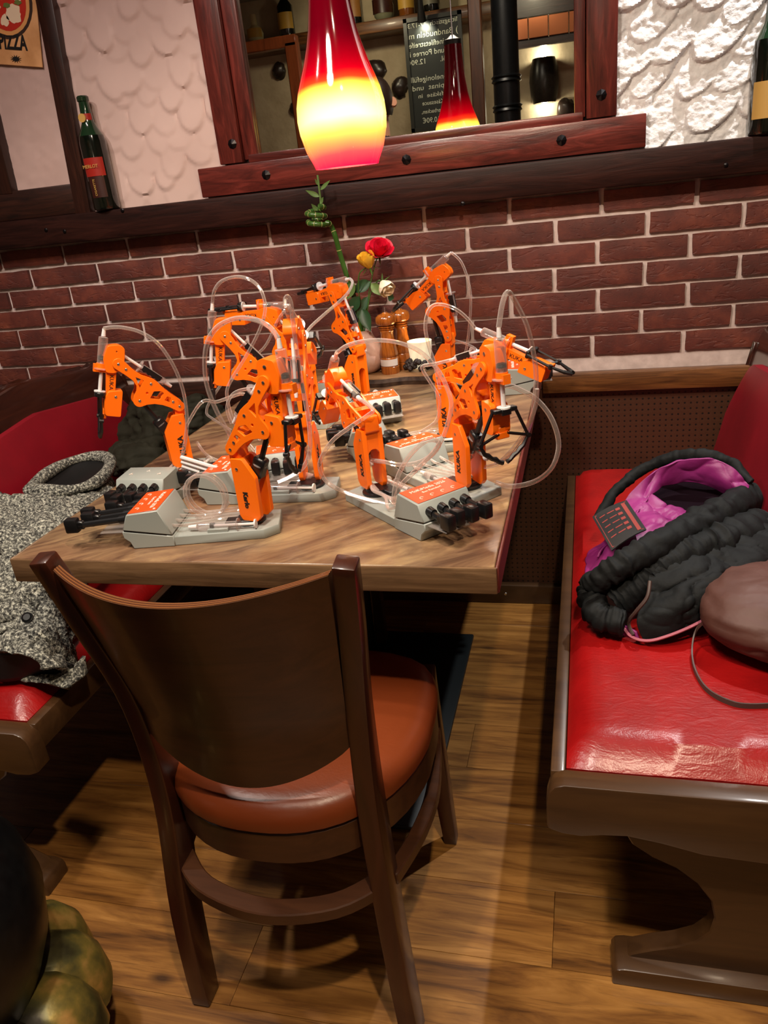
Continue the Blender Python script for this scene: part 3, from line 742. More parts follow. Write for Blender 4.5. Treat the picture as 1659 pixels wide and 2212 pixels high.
put('label_band', wrap(.374, -.110, BZ+.023, BZ+.041, .0260, -150, -20), flat('mill_label', (214, 206, 200), .5), m1)
m2 = mill((.402, -.062, BZ), 'wooden pepper mill half hidden behind the front one')
cc = V((.455, -.080, BZ))
cn = thing('candle_lantern', cc, 'lit candle in a frosted glass cup inside dark wreath', 'candle')
put('glass_cup', MB().lathe_axis(cc+Z*.004, cc+Z*.078, [(0, .022), (.05, .026), (.5, .030), (1, .034), (1.0, .032), (.5, .028), (.1, .022)], 28, False), flat('frosted_glass', (236, 224, 190), .4, emis=.35), cn)
put('wax', MB().cyl(cc+Z*.006, cc+Z*.022, .021, .022, 20), flat('wax', (250, 236, 200), .5, emis=.4), cn)
put('flame', MB().lathe_axis(cc+Z*.024, cc+Z*.044, [(0, .001), (.3, .0045), (.6, .0035), (1, .0003)], 10), flat('flame', (255, 214, 130), .5, emis=14), cn)
m = MB()
for k in range(46):
    a = 2*pi*k/46+RND.uniform(-.05, .05); r = .038+RND.uniform(-.006, .006); z = .007+RND.random()*.024
    p = cc+V((r*cos(a), r*sin(a), z)); m.lathe_axis(p-V((.004, 0, .007)), p+V((.003, 0, .008)), [(0, .003), (.4, .0085), (.8, .006), (1, .001)], 6)
put('wreath', m, flat('wreath_dark', (40, 30, 30), .6), cn)
pl = bpy.data.lights.new('candle_light', 'POINT'); pl.energy = .25; pl.color = (1, .75, .4); pl.shadow_soft_size = .008
o = bpy.data.objects.new('candle_light', pl); COL.objects.link(o); o.location = cc+Z*.035

# flowers
vm = vc+Z*.075
def leaf(mb, base, tip, wd, up=Z, curl=.2, n=8):
    base, tip = V(base), V(tip); d = tip-base; s = d.cross(up).normalized(); nn = s.cross(d).normalized(); P = []
    for i in range(n+1):
        t = i/n; c = base+d*t+nn*(-curl*d.length*(t*t)); ww = wd*sin(pi*min(1, t**.8))*(1-.25*t)
        P.append([c-s*ww+nn*ww*.25, c-s*ww*.5, c, c+s*ww*.5, c+s*ww+nn*ww*.25])
    mb.grid(P); return mb
def rose(px, py, y, r, mt, label, tilt, stem_pts, leaves, closed=.4):
    c = at(px, py, y=y)
    t = thing('rose', c, label, 'flower')
    q = Z.rotation_difference(V(tilt).normalized())
    m = MB()
    for ringi, (cnt, rr, op, hh) in enumerate(((3, .30, .05, .95), (4, .52, .20, 1.0), (5, .75, .45, .92), (6, .92, .8, .75))):
        if closed > .6 and ringi == 3: continue
        for k in range(cnt):
            a0 = 2*pi*k/cnt+ringi*.7+RND.uniform(-.2, .2); wd = 2.5*pi/cnt*.55; P = []
            for j in range(7):
                v = j/6; row = []
                for i in range(7):
                    u = (i/6-.5)*2; a = a0+u*wd*(.75+.35*sin(v*pi*.9))
                    rad = r*rr*(.35+.75*sin(min(1, v*1.15)*pi/2)+op*(1-closed)*v*v*.7); z = r*(1.5*v*hh-.75)-r*.22*u*u*v - r*.3*op*max(0, v-.7)
                    row.append(c+q @ V((rad*cos(a), rad*sin(a), z)))
                P.append(row)
            m.grid(P)
    put('blossom', m, mt, t)
    sp = smooth_path([c-(q @ Z)*r*.7]+[at(a, b, y=yy) for a, b, yy in stem_pts]+[vm+Z*.02, vm-Z*.05])
    put('stem', MB().tube(sp, .0016, 6), 'green', t)
    m = MB()
    for k in range(5):
        a = 2*pi*k/5; b0 = c-(q @ Z)*r*.7; leaf(m, b0, b0+q @ V((r*1.1*cos(a), r*1.1*sin(a), -r*.35)), .003, curl=.1, n=5)
    put('sepals', m, 'green', t)
    for (a, b, ya), (c2, d2, yb), wd, mtl in leaves:
        mm = MB(); leaf(mm, at(a, b, y=ya), at(c2, d2, y=yb), wd, up=V((0, -1, .25)), curl=.12); put('leaf', mm, mtl, t)
    return t
rose(820, 538, -.095, .0265, 'rose_red', 'open red rose, uppermost flower in the vase', (.25, -.5, .8), [(812, 565, -.09), (803, 600, -.09), (796, 640, -.09)],
     [((800, 608, -.09), (760, 632, -.10), .018, 'leaf'), ((795, 640, -.09), (768, 690, -.11), .014, 'leaf')], .15)
rose(793, 562, -.115, .0275, 'rose_yellow', 'closed yellow rose left of the red one', (-.15, -.35, .9), [(777, 590, -.11), (775, 630, -.10), (781, 662, -.09)],
     [((782, 668, -.10), (799, 716, -.125), .019, 'leaf'), ((776, 640, -.10), (752, 680, -.10), .018, 'leaf'), ((765, 610, -.1), (745, 650, -.1), .016, 'pale_leaf')], .75)
rose(833, 620, -.125, .0255, 'rose_white', 'drooping cream white rose on the right of the vase', (.45, -.45, -.5), [(818, 606, -.12), (806, 622, -.11), (797, 650, -.10)],
     [((802, 612, -.12), (828, 640, -.125), .014, 'pale_leaf'), ((838, 640, -.11), (852, 645, -.10), .012, 'leaf')], .8)
bb = thing('bamboo_stalk', vc+Z*.08, 'tall spiral lucky bamboo stalk rising from the vase to the lamp', 'plant')
pts = [vc+Z*.02, at(768, 655, y=-.088), at(752, 605, y=-.092), at(735, 550, y=-.096), at(724, 510, y=-.10), at(716, 490, y=-.10)]
s0 = at(683, 486, y=-.118)
hel = [at(708, 481, y=-.118)]
for k in range(0, 22):
    a = -.2 - k*2*pi/10*-1*-1
    z = s0.z + .0022*k; hel.append(V((s0.x+.023*cos(a), s0.y+.020*sin(a)+.01, z-.002)))
tip = [at(693, 440, y=-.105), at(690, 410, y=-.105), at(686, 378, y=-.105)]
path = smooth_path(pts+hel, 5)
put('stalk', MB().tube(path, .0066, 12), 'bamboo', bb)
m = MB()
for i in list(range(10, len(path)-3, 6)): m.tube([path[i]-(path[i+1]-path[i]).normalized()*.0007, path[i]+(path[i+1]-path[i]).normalized()*.0007], .0070, 12)
put('node_rings', m, 'bamboo_ring', bb)['kind'] = 'stuff'
put('shoot', MB().tube(smooth_path([hel[-1]]+tip), .0028, 8), 'pale_leaf', bb)
for a, b, wd in (((690, 425), (660, 412), .007), ((692, 410), (716, 390), .006), ((692, 440), (700, 425), .006), ((688, 400), (680, 385), .004), ((686, 455), (672, 440), .006)):
    m = MB(); leaf(m, at(*a, y=-.105), at(*b, y=-.11), wd, up=V((0, -1, .4)), curl=-.15); put('leaf', m, 'pale_leaf', bb)

# ------------------------------------------------------------------ pendant lamp
LY = -.70; lx, lz = (at(687, 370, y=LY).x+at(815, 350, y=LY).x)/2, 1.287
def shade_mat():
    mt, nt, b = new_mat('lamp_glass'); tc = nt.nodes.new('ShaderNodeTexCoord'); sp = nt.nodes.new('ShaderNodeSeparateXYZ'); nt.links.new(tc.outputs['Object'], sp.inputs[0])
    mr = N(nt, 'ShaderNodeMapRange'); mr.inputs[1].default_value = 1.285; mr.inputs[2].default_value = 1.64; nt.links.new(sp.outputs[2], mr.inputs[0])
    n = N(nt, 'ShaderNodeTexNoise', i_Scale=9.0, i_Detail=1.0); v = texco(nt, (1, 1, .25)); nt.links.new(v, n.inputs['Vector'])
    ad = N(nt, 'ShaderNodeMath', operation='MULTIPLY_ADD'); ad.inputs[1].default_value = .10; nt.links.new(n.outputs[0], ad.inputs[0]); nt.links.new(mr.outputs[0], ad.inputs[2])
    c = ramp(nt, ad.outputs[0], [(.05, srgb((255, 20, 70))), (.11, srgb((255, 70, 70))), (.20, srgb((255, 168, 66))), (.27, srgb((255, 232, 120))), (.385, srgb((255, 214, 70))), (.43, srgb((255, 60, 20))), (.47, srgb((228, 0, 20))), (.62, srgb((150, 0, 16))), (1, srgb((120, 0, 14)))])
    s = ramp(nt, ad.outputs[0], [(.05, (.8,)*3+(1,)), (.13, (1.2,)*3+(1,)), (.27, (1, 1, 1, 1)), (.41, (.9,)*3+(1,)), (.47, (.55,)*3+(1,)), (.66, (.07,)*3+(1,)), (1, (.02,)*3+(1,))])
    s.color_ramp.elements[2].color = (1, 1, 1, 1)
    mu = N(nt, 'ShaderNodeMath', operation='MULTIPLY'); nt.links.new(s.outputs[0], mu.inputs[0]); 
    g = N(nt, 'ShaderNodeMath', operation='SUBTRACT'); g.inputs[1].default_value = .265; nt.links.new(mr.outputs[0], g.inputs[0])
    g2 = N(nt, 'ShaderNodeMath', operation='MULTIPLY'); nt.links.new(g.outputs[0], g2.inputs[0]); nt.links.new(g.outputs[0], g2.inputs[1])
    g3 = N(nt, 'ShaderNodeMath', operation='MULTIPLY'); g3.inputs[1].default_value = -110; nt.links.new(g2.outputs[0], g3.inputs[0])
    g4 = N(nt, 'ShaderNodeMath', operation='EXPONENT'); nt.links.new(g3.outputs[0], g4.inputs[0])
    lw = N(nt, 'ShaderNodeLayerWeight'); lw.inputs[0].default_value = .5
    iv = N(nt, 'ShaderNodeMath', operation='SUBTRACT'); iv.inputs[0].default_value = 1; nt.links.new(lw.outputs['Facing'], iv.inputs[1])
    g5 = N(nt, 'ShaderNodeMath', operation='MULTIPLY'); nt.links.new(g4.outputs[0], g5.inputs[0]); nt.links.new(iv.outputs[0], g5.inputs[1])
    st = N(nt, 'ShaderNodeMath', operation='MULTIPLY_ADD'); st.inputs[1].default_value = 3.2; nt.links.new(g5.outputs[0], st.inputs[0]); st.inputs[2].default_value = 1.2
    nt.links.new(st.outputs[0], mu.inputs[1])
    nt.links.new(c.outputs[0], b.inputs['Emission Color']); nt.links.new(mu.outputs[0], b.inputs['Emission Strength'])
    b.inputs['Base Color'].default_value = srgb((84, 0, 14)); b.inputs['Roughness'].default_value = .08; b.inputs['Coat Weight'].default_value = .6
    return mt
pn = thing('pendant_lamp', (lx, LY, 1.285), 'glowing teardrop pendant lamp of red and yellow glass over the table', 'lamp')
H = .355
pr = [(0, .0565), (.02, .0590), (.08, .0690), (.16, .0765), (.22, .0785), (.28, .0770), (.34, .0720), (.40, .0640), (.46, .0555), (.53, .0475), (.60, .0410), (.70, .0350), (.80, .0315), (.90, .0290), (1, .0275)]
m = MB(); c0 = V((lx, LY, lz)); m.lathe_axis(c0, c0+Z*H, pr, 40, False); m.lathe_axis(c0, c0+Z*H, [(a, r-.003) for a, r in pr], 40, False)
m.lathe_axis(c0, c0+Z*.0001, [(0, .0535), (1, .0565)], 40, False)
put('glass_shade', m, shade_mat(), pn)
put('cap', MB().lathe_axis(c0+Z*(H-.002), c0+Z*(H+.025), [(0, .0285), (.5, .029), (.6, .02), (1, .006)], 24), 'rubber', pn)
put('cord', MB().tube([c0+Z*(H+.02), V((lx, LY, 2.57))], .0022, 8), 'steel', pn)
put('ceiling_rose', MB().lathe_axis((lx, LY, 2.57), (lx, LY, 2.545), [(0, .05), (.6, .05), (1, .02)], 20), 'steel', pn)
put('bulb', MB().lathe_axis(c0+Z*.10, c0+Z*.17, [(0, .005), (.15, .018), (.4, .024), (.75, .015), (1, .013)], 16), flat('bulb_glow', (255, 225, 170), .5, emis=6), pn)
pl = bpy.data.lights.new('pendant_light', 'SPOT'); pl.energy = 14; pl.color = (1, .80, .55); pl.spot_size = radians(130); pl.spot_blend = .6; pl.shadow_soft_size = .02
o = bpy.data.objects.new('pendant_light', pl); COL.objects.link(o); o.location = c0+Z*.09

# ------------------------------------------------------------------ robot arm kits
HC, L1, L2 = .120, .137, .099
def rounded(pts, r, n=4):
    out = []; m = len(pts)
    for i in range(m):
        a, b, c = V(pts[i-1]).to_2d(), V(pts[i]).to_2d(), V(pts[(i+1) % m]).to_2d()
        u, v = (a-b), (c-b); k = min(r, u.length*.45, v.length*.45); p, q = b+u.normalized()*k, b+v.normalized()*k
        for j in range(n+1):
            t = j/n; w_ = p*(1-t)**2+b*2*t*(1-t)+q*t*t; out.append((w_.x, w_.y))
    return out
def sc(L, s): return [(x*s, y*s) for x, y in L]
link_out = arc(0, 0, .068, 95, 265, 8) + [(.10, -.085), (.20, -.115), (.30, -.165), (.38, -.235)] + arc(.49, -.252, .082, 215, 335, 7) + [(.585, -.235), (.60, -.16), (.64, -.10), (.72, -.068), (.84, -.064)] + arc(1, 0, .072, -100, 80, 9) + [(.92, .066), (.80, .045), (.68, .052), (.60, .078), (.52, .100), (.44, .100), (.34, .078), (.20, .072)]
link_holes = [rounded([(.13, -.035), (.225, -.055), (.225, .02), (.17, .035)], .012, 2), rounded([(.275, -.085), (.40, -.150), (.415, -.03), (.33, .035), (.275, .03)], .015, 2), rounded([(.58, -.115), (.60, .02), (.73, -.012)], .014, 2), arc(.47, -.105, .022, 0, 330, 7)]
link_me = curve_mesh([sc(link_out, L1)]+[sc(h, L1) for h in link_holes], .0045, .0007)
col_out = rounded([(-.016, .008), (-.011, 0), (.016, 0), (.024, .008), (.026, .074), (.006, .104), (-.016, .104)], .002, 2)
head_out = rounded([(-.034, .002), (-.030, -.009), (-.018, -.010), (.004, -.010), (.012, -.004), (.018, .006), (.018, .020), (-.006, .026), (-.030, .020)], .004, 3)
head_me = curve_mesh([head_out, arc(-.022, .004, .0022, 0, 320, 6)], .026, .0007)
bar_out = rounded([(.008, .002), (.060, .001), (.060, .016), (.008, .020)], .002, 2)
box_out = rounded([(.050, -.011), (.054, .013), (.070, .019), (.094, .018), (.099, .014), (.099, -.011)], .0025, 2)
def screws(pts, n, r=.0026):
    m = MB()
    for p in pts: m.lathe_axis(p-n*.0002, p+n*.0012, [(0, r), (.6, r), (1, r*.6)], 8)
    return m
def syringe(par, p0, p1, fr, r=.0068, plung=.5, tip=True):
    """barrel from p0 (luer tip) towards p1; plunger rod continues to p1"""
    p0, p1 = V(p0), V(p1); d = (p1-p0); L = d.length; u = d/L
    bl = L*fr
    s = put('syringe', MB().lathe_axis(p0, p0+u*bl, [(0, .0022), (.07, .0024), (.09, r*.95), (.12, r), (.965, r), (.97, r*1.75), (1, r*1.75), (1, r*.9)], 16, False), 'barrel', par)
    st_ = bl*plung
    put('stopper', MB().lathe_axis(p0+u*st_, p0+u*(st_+.007), [(0, r*.5), (.2, r*.93), (.4, r*.8), (.7, r*.93), (1, r*.93)], 14), 'rubber', s)
    m = MB(); m.tube([p0+u*(st_+.007), p0+u*(L-.002)], r*.42, 8); m.lathe_axis(p0+u*(L-.0025), p0+u*L, [(0, r*1.25), (1, r*1.25)], 14)
    put('plunger', m, 'milky', s)
    put('luer_tip', MB().lathe_axis(p0-u*.010, p0+u*.004, [(0, .0030), (.5, .0036), (1, .0042)], 10), 'milky', s)
    return s
def robot(key, cx, cy, yaw, phi, a, b, label, levers=(.06, .05, .055, .07), side=1, name=None, text=('MoKiMedia 2026',), col_text='KUKA', plate_label=True, open_=.3, swing=0, sleeve=True):
    root = thing('robot_arm', (cx, cy, T), label, 'robot arm', 'toy robot arm kits on the table')
    ex = V((cos(yaw), sin(yaw), 0)); ey = V((-sin(yaw), cos(yaw), 0)); o = V((cx, cy, T))
    def B(x, y, z): return o+ex*x+ey*y+Z*z
    # base plate
    pl_ = [(-.118, -.046), (.030, -.042), (.052, -.024), (.044, .040), (-.118, .046)]
    bp = put('base_plate', MB().prism(pl_, B(0, 0, .008), ex, ey, Z, .016).bevel(.0012), 'grey', root)
    lower = [(-.116, 0), (-.186, 0), (-.190, .012), (-.199, .020), (-.199, .032), (-.128, .020), (-.116, .018)]
    upper = [(-.128, .0215), (-.198, .0335), (-.186, .060), (-.133, .064), (-.117, .020)]
    for pr_, nm in ((lower, 'housing_base'), (upper, 'lever_housing')):
        put(nm, MB().prism(pr_, B(0, 0, 0), ex, Z, ey, .096).bevel(.0015), 'grey', root)
    put('housing_seam', MB().prism([(-.127, .0195), (-.196, .0315), (-.196, .0338), (-.127, .0218)], B(0, 0, 0), ex, Z, ey, .0945), 'black', root)
    if plate_label:
        le = (ex*.053+Z*.004).normalized(); lf = frame(B(-.1595, 0, .0627), le, ey)
        lab = put('name_label', MB().box((0, 0, 0), (.049, .090, .0012), None).bevel(.0004).mesh('l'), 'label', root)
        lab.data.transform(lf)
        tf = frame(B(-.1595, 0, .0634), ey*-side, le*side)
        tm = MB().add(text_mesh(text[0], .0098), tf @ Matrix.Translation((0, -.012 if side*1 < 0 else -.012, 0)) @ Matrix.Translation((0, .0235, 0)))
        if len(text) > 1: tm.add(text_mesh(text[1], .0068), tf @ Matrix.Translation((0, .001, 0)))
        put('lettering', tm, 'white_print', lab)
        m = MB()
        for k in (-.030, -.010, .010, .030):
            f = tf @ Matrix.Translation((k, -.014, 0)); L = arc(0, 0, .0035, 20, 250, 6); m.tube([f @ V((x, y, .0002)) for x, y in L], .0006, 4)
        m.lathe_axis(tf @ V((.040, .019, 0)), tf @ V((.040, .019, .0004)), [(0, .0022), (1, .0022)], 10)
        put('printed_symbols', m, 'white_print', lab)['kind'] = 'stuff'
    else:
        m = MB()
        for k, (a_, b_) in enumerate(((-.165, -.03), (-.165, .028), (-.15, 0), (-.142, -.03), (-.142, .028))):
            for q in range(3):
                d = ex*cos(q*2.09)*.004+ey*sin(q*2.09)*.004; m.tube([B(a_, b_, .0625), B(a_, b_, .0625)+d], .0008, 4)
        put('printed_symbols', m, 'white_print', root)['kind'] = 'stuff'
    # levers
    for k, L in enumerate(levers):
        yy = -.033+.066*k/(len(levers)-1)
        if L <= 0: continue
        x1 = -.192-L; m = MB()
        m.tube([B(-.190, yy, .048), B(x1+.01, yy, .042)], .0052, 8)
        m.lathe_axis(B(-.193, yy, .048), B(-.205, yy, .047), [(0, .0075), (1, .0065)], 10)
        R_ = frame((0, 0, 0), ex, ey).to_3x3(); m.box(B(x1, yy, .043), (.022, .0155, .024), R_, .003, 2); m.box(B(x1+.015, yy, .043), (.012, .010, .014), R_, .002)
        put('lever', m, 'black', root)
    put('lever_film', MB().prism([(-.19, -.043), (-.24, -.040), (-.24, .040), (-.19, .043)], B(0, 0, .028), ex, ey, Z, .0012), 'film', root)
    # syringe lying on the plate + small hoses into the housing
    q0, q1 = B(-.085, -.030*1, .024), B(.018, -.034, .024)
    syringe(root, q0, q1, .72, .0062, .35)
    put('syringe_cradle', MB().box(B(-.045, -.031, .018), (.034, .020, .008), frame((0, 0, 0), ex, ey).to_3x3(), .001), 'grey', root)
    for k in range(4):
        yy = -.030+.020*k
        put('hose', MB().tube(smooth_path([B(-.122, yy, .030), B(-.104, yy, .028), B(-.085, yy*.8+.012, .022), B(-.055, .012+yy*.3, .020+.003*k), B(-.02, .014+yy*.25, .022+.003*k), B(.006, .006, .032)], 5), .0026, 7), 'tube', root)
    put('turntable', MB().lathe_axis(B(0, 0, .014), B(0, 0, .0255), [(0, .026), (.5, .026), (.6, .020), (1, .019)], 24).box(B(-.012, -.012, .020), (.05, .022, .010), frame((0, 0, 0), ex, ey).to_3x3(), .001), 'black', root)
    # arm plane
    d = V((cos(phi), sin(phi), 0)); n = Z.cross(d)*-1   # towards the visible side
    n = V((sin(phi), -cos(phi), 0))
    S0 = V((cx, cy, T+.025)); S = S0+Z*HC
    E_ = S+d*(L1*cos(a))+Z*(L1*sin(a)); fu = d*cos(b)+Z*sin(b); fv = d*-sin(b)+Z*cos(b)
    if fv.z < 0 and b > -1.4: fv = -fv
    W = E_+fu*L2
    Sz = S0
    m = MB(); cs = curve_mesh([col_out], .0085, .0008)
    for s_ in (-1, 1): m.add(cs, frame(Sz+d*.012+n*(s_*.0145), d, Z))
    prof = [(-.0185, .060)] + [(x, z) for x, z in arc(0, .060, .0105, 180, 0, 8)] + [(.0185, .060), (.0185, .104), (-.0185, .104)]
    m.prism(prof, Sz+d*.001, n, Z, d, .010); m.prism([(-.0185, .088), (.0185, .088), (.0185, .104), (-.0185, .104)], Sz+d*.005, n, Z, d, .018)
    m.prism(rounded([(-.009, .10), (.011, .10), (.009, .127), (-.007, .127)], .004, 3), Sz, d, Z, n, .025)
    co = put('column', m, 'orange', root)
    for s_ in (-1, 1):
        tf = frame(Sz+d*.0115+n*(s_*.01905)+Z*.042, Z, -d*s_)
        if name and s_ == 1: tf = frame(Sz+d*.014+n*(s_*.01905)+Z*.036, -Z, d*s_)
        put('lettering', MB().add(text_mesh(name if (name and s_ == 1) else col_text, .0125 if (name and s_ == 1) else .0150, .0004, bold=.0004), tf), 'black_print', co)
    put('screws', screws([Sz+d*.006+Z*.088+n*.0188], n).add(screws([Sz+d*.006+Z*.088-n*.0188], -n).mesh('x')), 'screw', root)['kind'] = 'stuff'
    # link
    lx_, ly_ = (E_-S)/L1, None
    ly_ = V(lx_).cross(n)*-1
    if ly_.z < 0: ly_ = -ly_
    # knee hangs towards the far side of the link (below it)
    m = MB()
    for s_ in (-1, 1): m.add(link_me, frame(S+n*(s_*.0155), lx_, ly_, lx_.cross(ly_)))
    Rm = frame((0, 0, 0), lx_, ly_, n).to_3x3()
    m.box(S+lx_*L1*.24+ly_*L1*.0, (.012, .012, .029), Rm); m.box(S+lx_*L1*.5+ly_*(-L1*.10), (.020, .018, .029), Rm); m.box(S+lx_*L1*.80, (.010, .012, .029), Rm)
    up_ = put('upper_arm', m, 'orange', root)
    kp = S+lx_*L1*.49-ly_*L1*.252; sp_ = [S, S+lx_*L1*.11, S+lx_*L1*.50+ly_*L1*.03, kp, S+lx_*L1*.88, S+lx_*L1]
    mm = screws([q+n*.0178 for q in sp_], n); mm.add(screws([q-n*.0178 for q in sp_], -n).mesh('x')); put('screws', mm, 'screw', up_)['kind'] = 'stuff'
    # forearm
    m = MB(); fr_ = frame(E_, fu, fv, fu.cross(fv)); m.add(head_me, fr_)
    m.add(curve_mesh([bar_out], .014, .0006), fr_); m.prism([(.006, .012), (.020, .012), (.020, .042), (.006, .042)], fr_ @ V((0, 0, 0)), fu, fv, n, .012)
    fo = put('forearm', m, 'orange', root)
    for s_ in (-1, 1):
        nn = n*s_; bx_ = fu*(1 if True else 1)
        ez = nn; exx = fu; eyy = ez.cross(exx)
        put('lettering', MB().add(text_mesh('KUKA', .0105, .0004), frame(E_+fu*.037+fv*.009+nn*.0071, exx, eyy)), 'black_print', fo)
    put('gripper_housing', MB().add(curve_mesh([box_out], .030, .0008), fr_), 'orange', root)
    mm = screws([E_+fu*.062+n*.0151, ], n); mm.add(screws([E_+fu*.062-n*.0151], -n).mesh('x')).add(screws([E_-fu*.022+fv*.004+n*.0133], n, .003).mesh('x')); put('screws', mm, 'screw', fo)['kind'] = 'stuff'
    # forearm syringe and clamp
    sv = .0275
    A0, A1 = E_-fu*.050+fv*sv, E_+fu*.058+fv*sv
    syringe(root, A0, A1, .60, .0084, .62)
    m = MB(); m.lathe_axis(E_+fu*.004+fv*sv, E_+fu*.016+fv*sv, [(0, .0098), (1, .0098)], 16); put('syringe_clamp', m, 'orange', root)
    # gripper: crossbar, two side rods, hinge, jagged fingers
    cb = E_+fu*.060+fv*(sv); w_ = .004+.026*open_
    Rg = frame((0, 0, 0), fu, fv, n).to_3x3()
    m = MB(); m.box(cb, (.007, .014, .040), Rg, .0015); m.box(cb+fu*.002, (.010, .018, .016), Rg, .001)
    for s_ in (-1, 1):
        k0 = cb+n*(s_*.019); k1 = E_+fu*(.108)+fv*(sv-.004)+n*(s_*(w_+.012)); hg = E_+fu*.098+fv*.020
        m.tube([k0, k1], .0028, 6); m.tube([k1, hg+n*s_*.007], .0026, 6); m.lathe_axis(k1-fv*.004, k1+fv*.004, [(0, .0038), (1, .0038)], 8)
    put('gripper_linkage', m, 'black', root)
    put('hinge_fork', MB().box(E_+fu*.101+fv*.018, (.010, .008, .022), Rg, .001).box(E_+fu*.094+fv*.014, (.012, .012, .012), Rg, .001), 'orange', root)
    for s_ in (-1, 1):
        k1 = E_+fu*.108+fv*(sv-.004)+n*(s_*(w_+.012)); k2 = E_+fu*(.131-.008*open_)+fv*(sv-.006)+n*(s_*(w_+.004)); k3 = E_+fu*.143+fv*(sv-.006)+n*(s_*.0035)
        pth = [k1, k2]+[k2.lerp(k3, t)+fu*(.0018 if i % 2 else 0) for i, t in enumerate((.2, .4, .6, .8, 1))]
        put('gripper_finger', MB().tube(pth, [.0026, .0036]+[.0042, .0034, .0042, .0034, .0042], 6), 'black', root)
    # syringe on top of the link, black toothed sleeve, plunger to the head
    g0 = S+lx_*(L1*.30)+ly_*(L1*.155); g1 = E_-fu*.022+fv*.004
    g0b = g0
    syringe(root, g0b, g1, .55, .0070, .25)
    if sleeve:
        m = MB(); c1 = g0.lerp(g1, .14); c2 = g0.lerp(g1, .50); dd = (c2-c1)
        teeth = [(0, -.006), (dd.length, -.006)]+[(dd.length*(1-i/8), .003+(.003 if i % 2 else 0)) for i in range(9)]
        eyy = dd.normalized().cross(n); eyy = eyy if eyy.z < 0 else -eyy
        for s_ in (-1, 1): m.prism(teeth, c1+n*(s_*.0082), dd.normalized(), eyy, n, .002)
        put('toothed_sleeve', m, 'black', root)
    # column-to-knee actuator
    h0 = Sz+d*.016+Z*.045; u_ = (kp-h0).normalized(); Lk = (kp-h0).length
    syringe(root, h0, kp, .45, .0066, .3)
    m = MB(); m.tube([h0+u_*Lk*.32, kp], .0048, 8)
    hm = h0+u_*Lk*.40; Ra = frame((0, 0, 0), u_, u_.cross(n), n).to_3x3(); m.box(hm-u_.cross(n)*0, (Lk*.30, .022, .018), Ra, .003); m.lathe_axis(kp-n*.009, kp+n*.009, [(0, .0085), (1, .0085)], 14)
    put('knee_actuator', m, 'black', root)
    return root, dict(S=S, E=E_, W=W, A0=A0, g0=g0, h0=h0, n=n, d=d, B=B, fu=fu)
def blend(p0, L, k=5):
    d = p0-L[0]; return [p0]+[q+d*max(0, 1-i/k)**1.5 for i, q in enumerate(L) if i > 0]
def tube(root, pts, r=.0030, n=6, mt='tube'):
    return put('tube', MB().tube(smooth_path(pts, n), r*1.12, 8), mt, root)
D_ = radians
RB = {}
RB['A'] = robot('A', .362, -1.088, D_(10), D_(-13), D_(52), D_(-89), 'orange robot arm at the front left corner of the table with a hose coil', (.094, .075, .085, .052), name='Karlo', text=('MoKiMedia 2026', 'Karlo Dorn'))
RB['B'] = robot('B', .415, -.933, D_(2), D_(97), D_(72), D_(-35), 'tall orange robot arm seen end-on, right behind the front left arm', (.02, .05, .03, .04), text=('MoKiMedia 2026', 'Hanna'), col_text='KUKA')
RB['C'] = robot('C', .119, -.822, D_(90), D_(218), D_(47), D_(-73), 'leftmost orange robot arm, gripper hanging over the table edge', (.05, .045, .055, .04), plate_label=False)
RB['D'] = robot('D', .276, -.707, D_(111), D_(199), D_(56), D_(-78), 'orange robot arm behind the tall ones, forearm hanging at the left', (.02, .03, .02, .03), text=('MoKiMedia 2026', 'Lena'), col_text='KUKA')
RB['E'] = robot('E', .362, -.357, D_(117), D_(148), D_(66), D_(-9), 'upright orange robot arm in front of the vase, reaching left', (.02, .02, .03, .02), text=('MoKiMedia 2026', 'Jonas'), col_text='Hanna', open_=0)
RB['F'] = robot('F', .549, -.969, D_(138), D_(129), D_(14), D_(-48), 'low crouching orange robot arm in the middle of the table front', (.050, .045, .040, .045), text=('MoKiMedia 2026', 'Ben Ramdorf'), open_=.2)
RB['G'] = robot('G', .700, -.942, D_(-45.5), D_(-53), D_(42), D_(-88), 'orange robot arm nearest the right table edge with its open gripper hanging', (.060, .055, .075, .06), side=1, text=('MoKiMedia 2026', 'Mia'), open_=1.0)
RB['H'] = robot('H', .575, -.279, D_(186), D_(171), D_(84), D_(-37), 'farthest orange robot arm, upright beside the candle by the wall', (.03, .035, .04, .035), text=('MoKiMedia 2026', 'Tom'), col_text='KUKA', open_=.6)
RB['I'] = robot('I', .622, -.682, D_(12), D_(-22), D_(20), D_(-20), 'orange robot arm stretched out level to the right over the table edge', (.02, .035, .04, .03), text=('MoKiMedia 2026', 'Paul'), open_=.1)
RB['J'] = robot('J', .285, -.50, D_(-92), D_(176), D_(50), D_(2), 'mostly hidden orange robot arm with a level forearm pointing left', (.01, .01, .01, .01), text=('MoKiMedia 2026', 'Ida'), open_=.1)

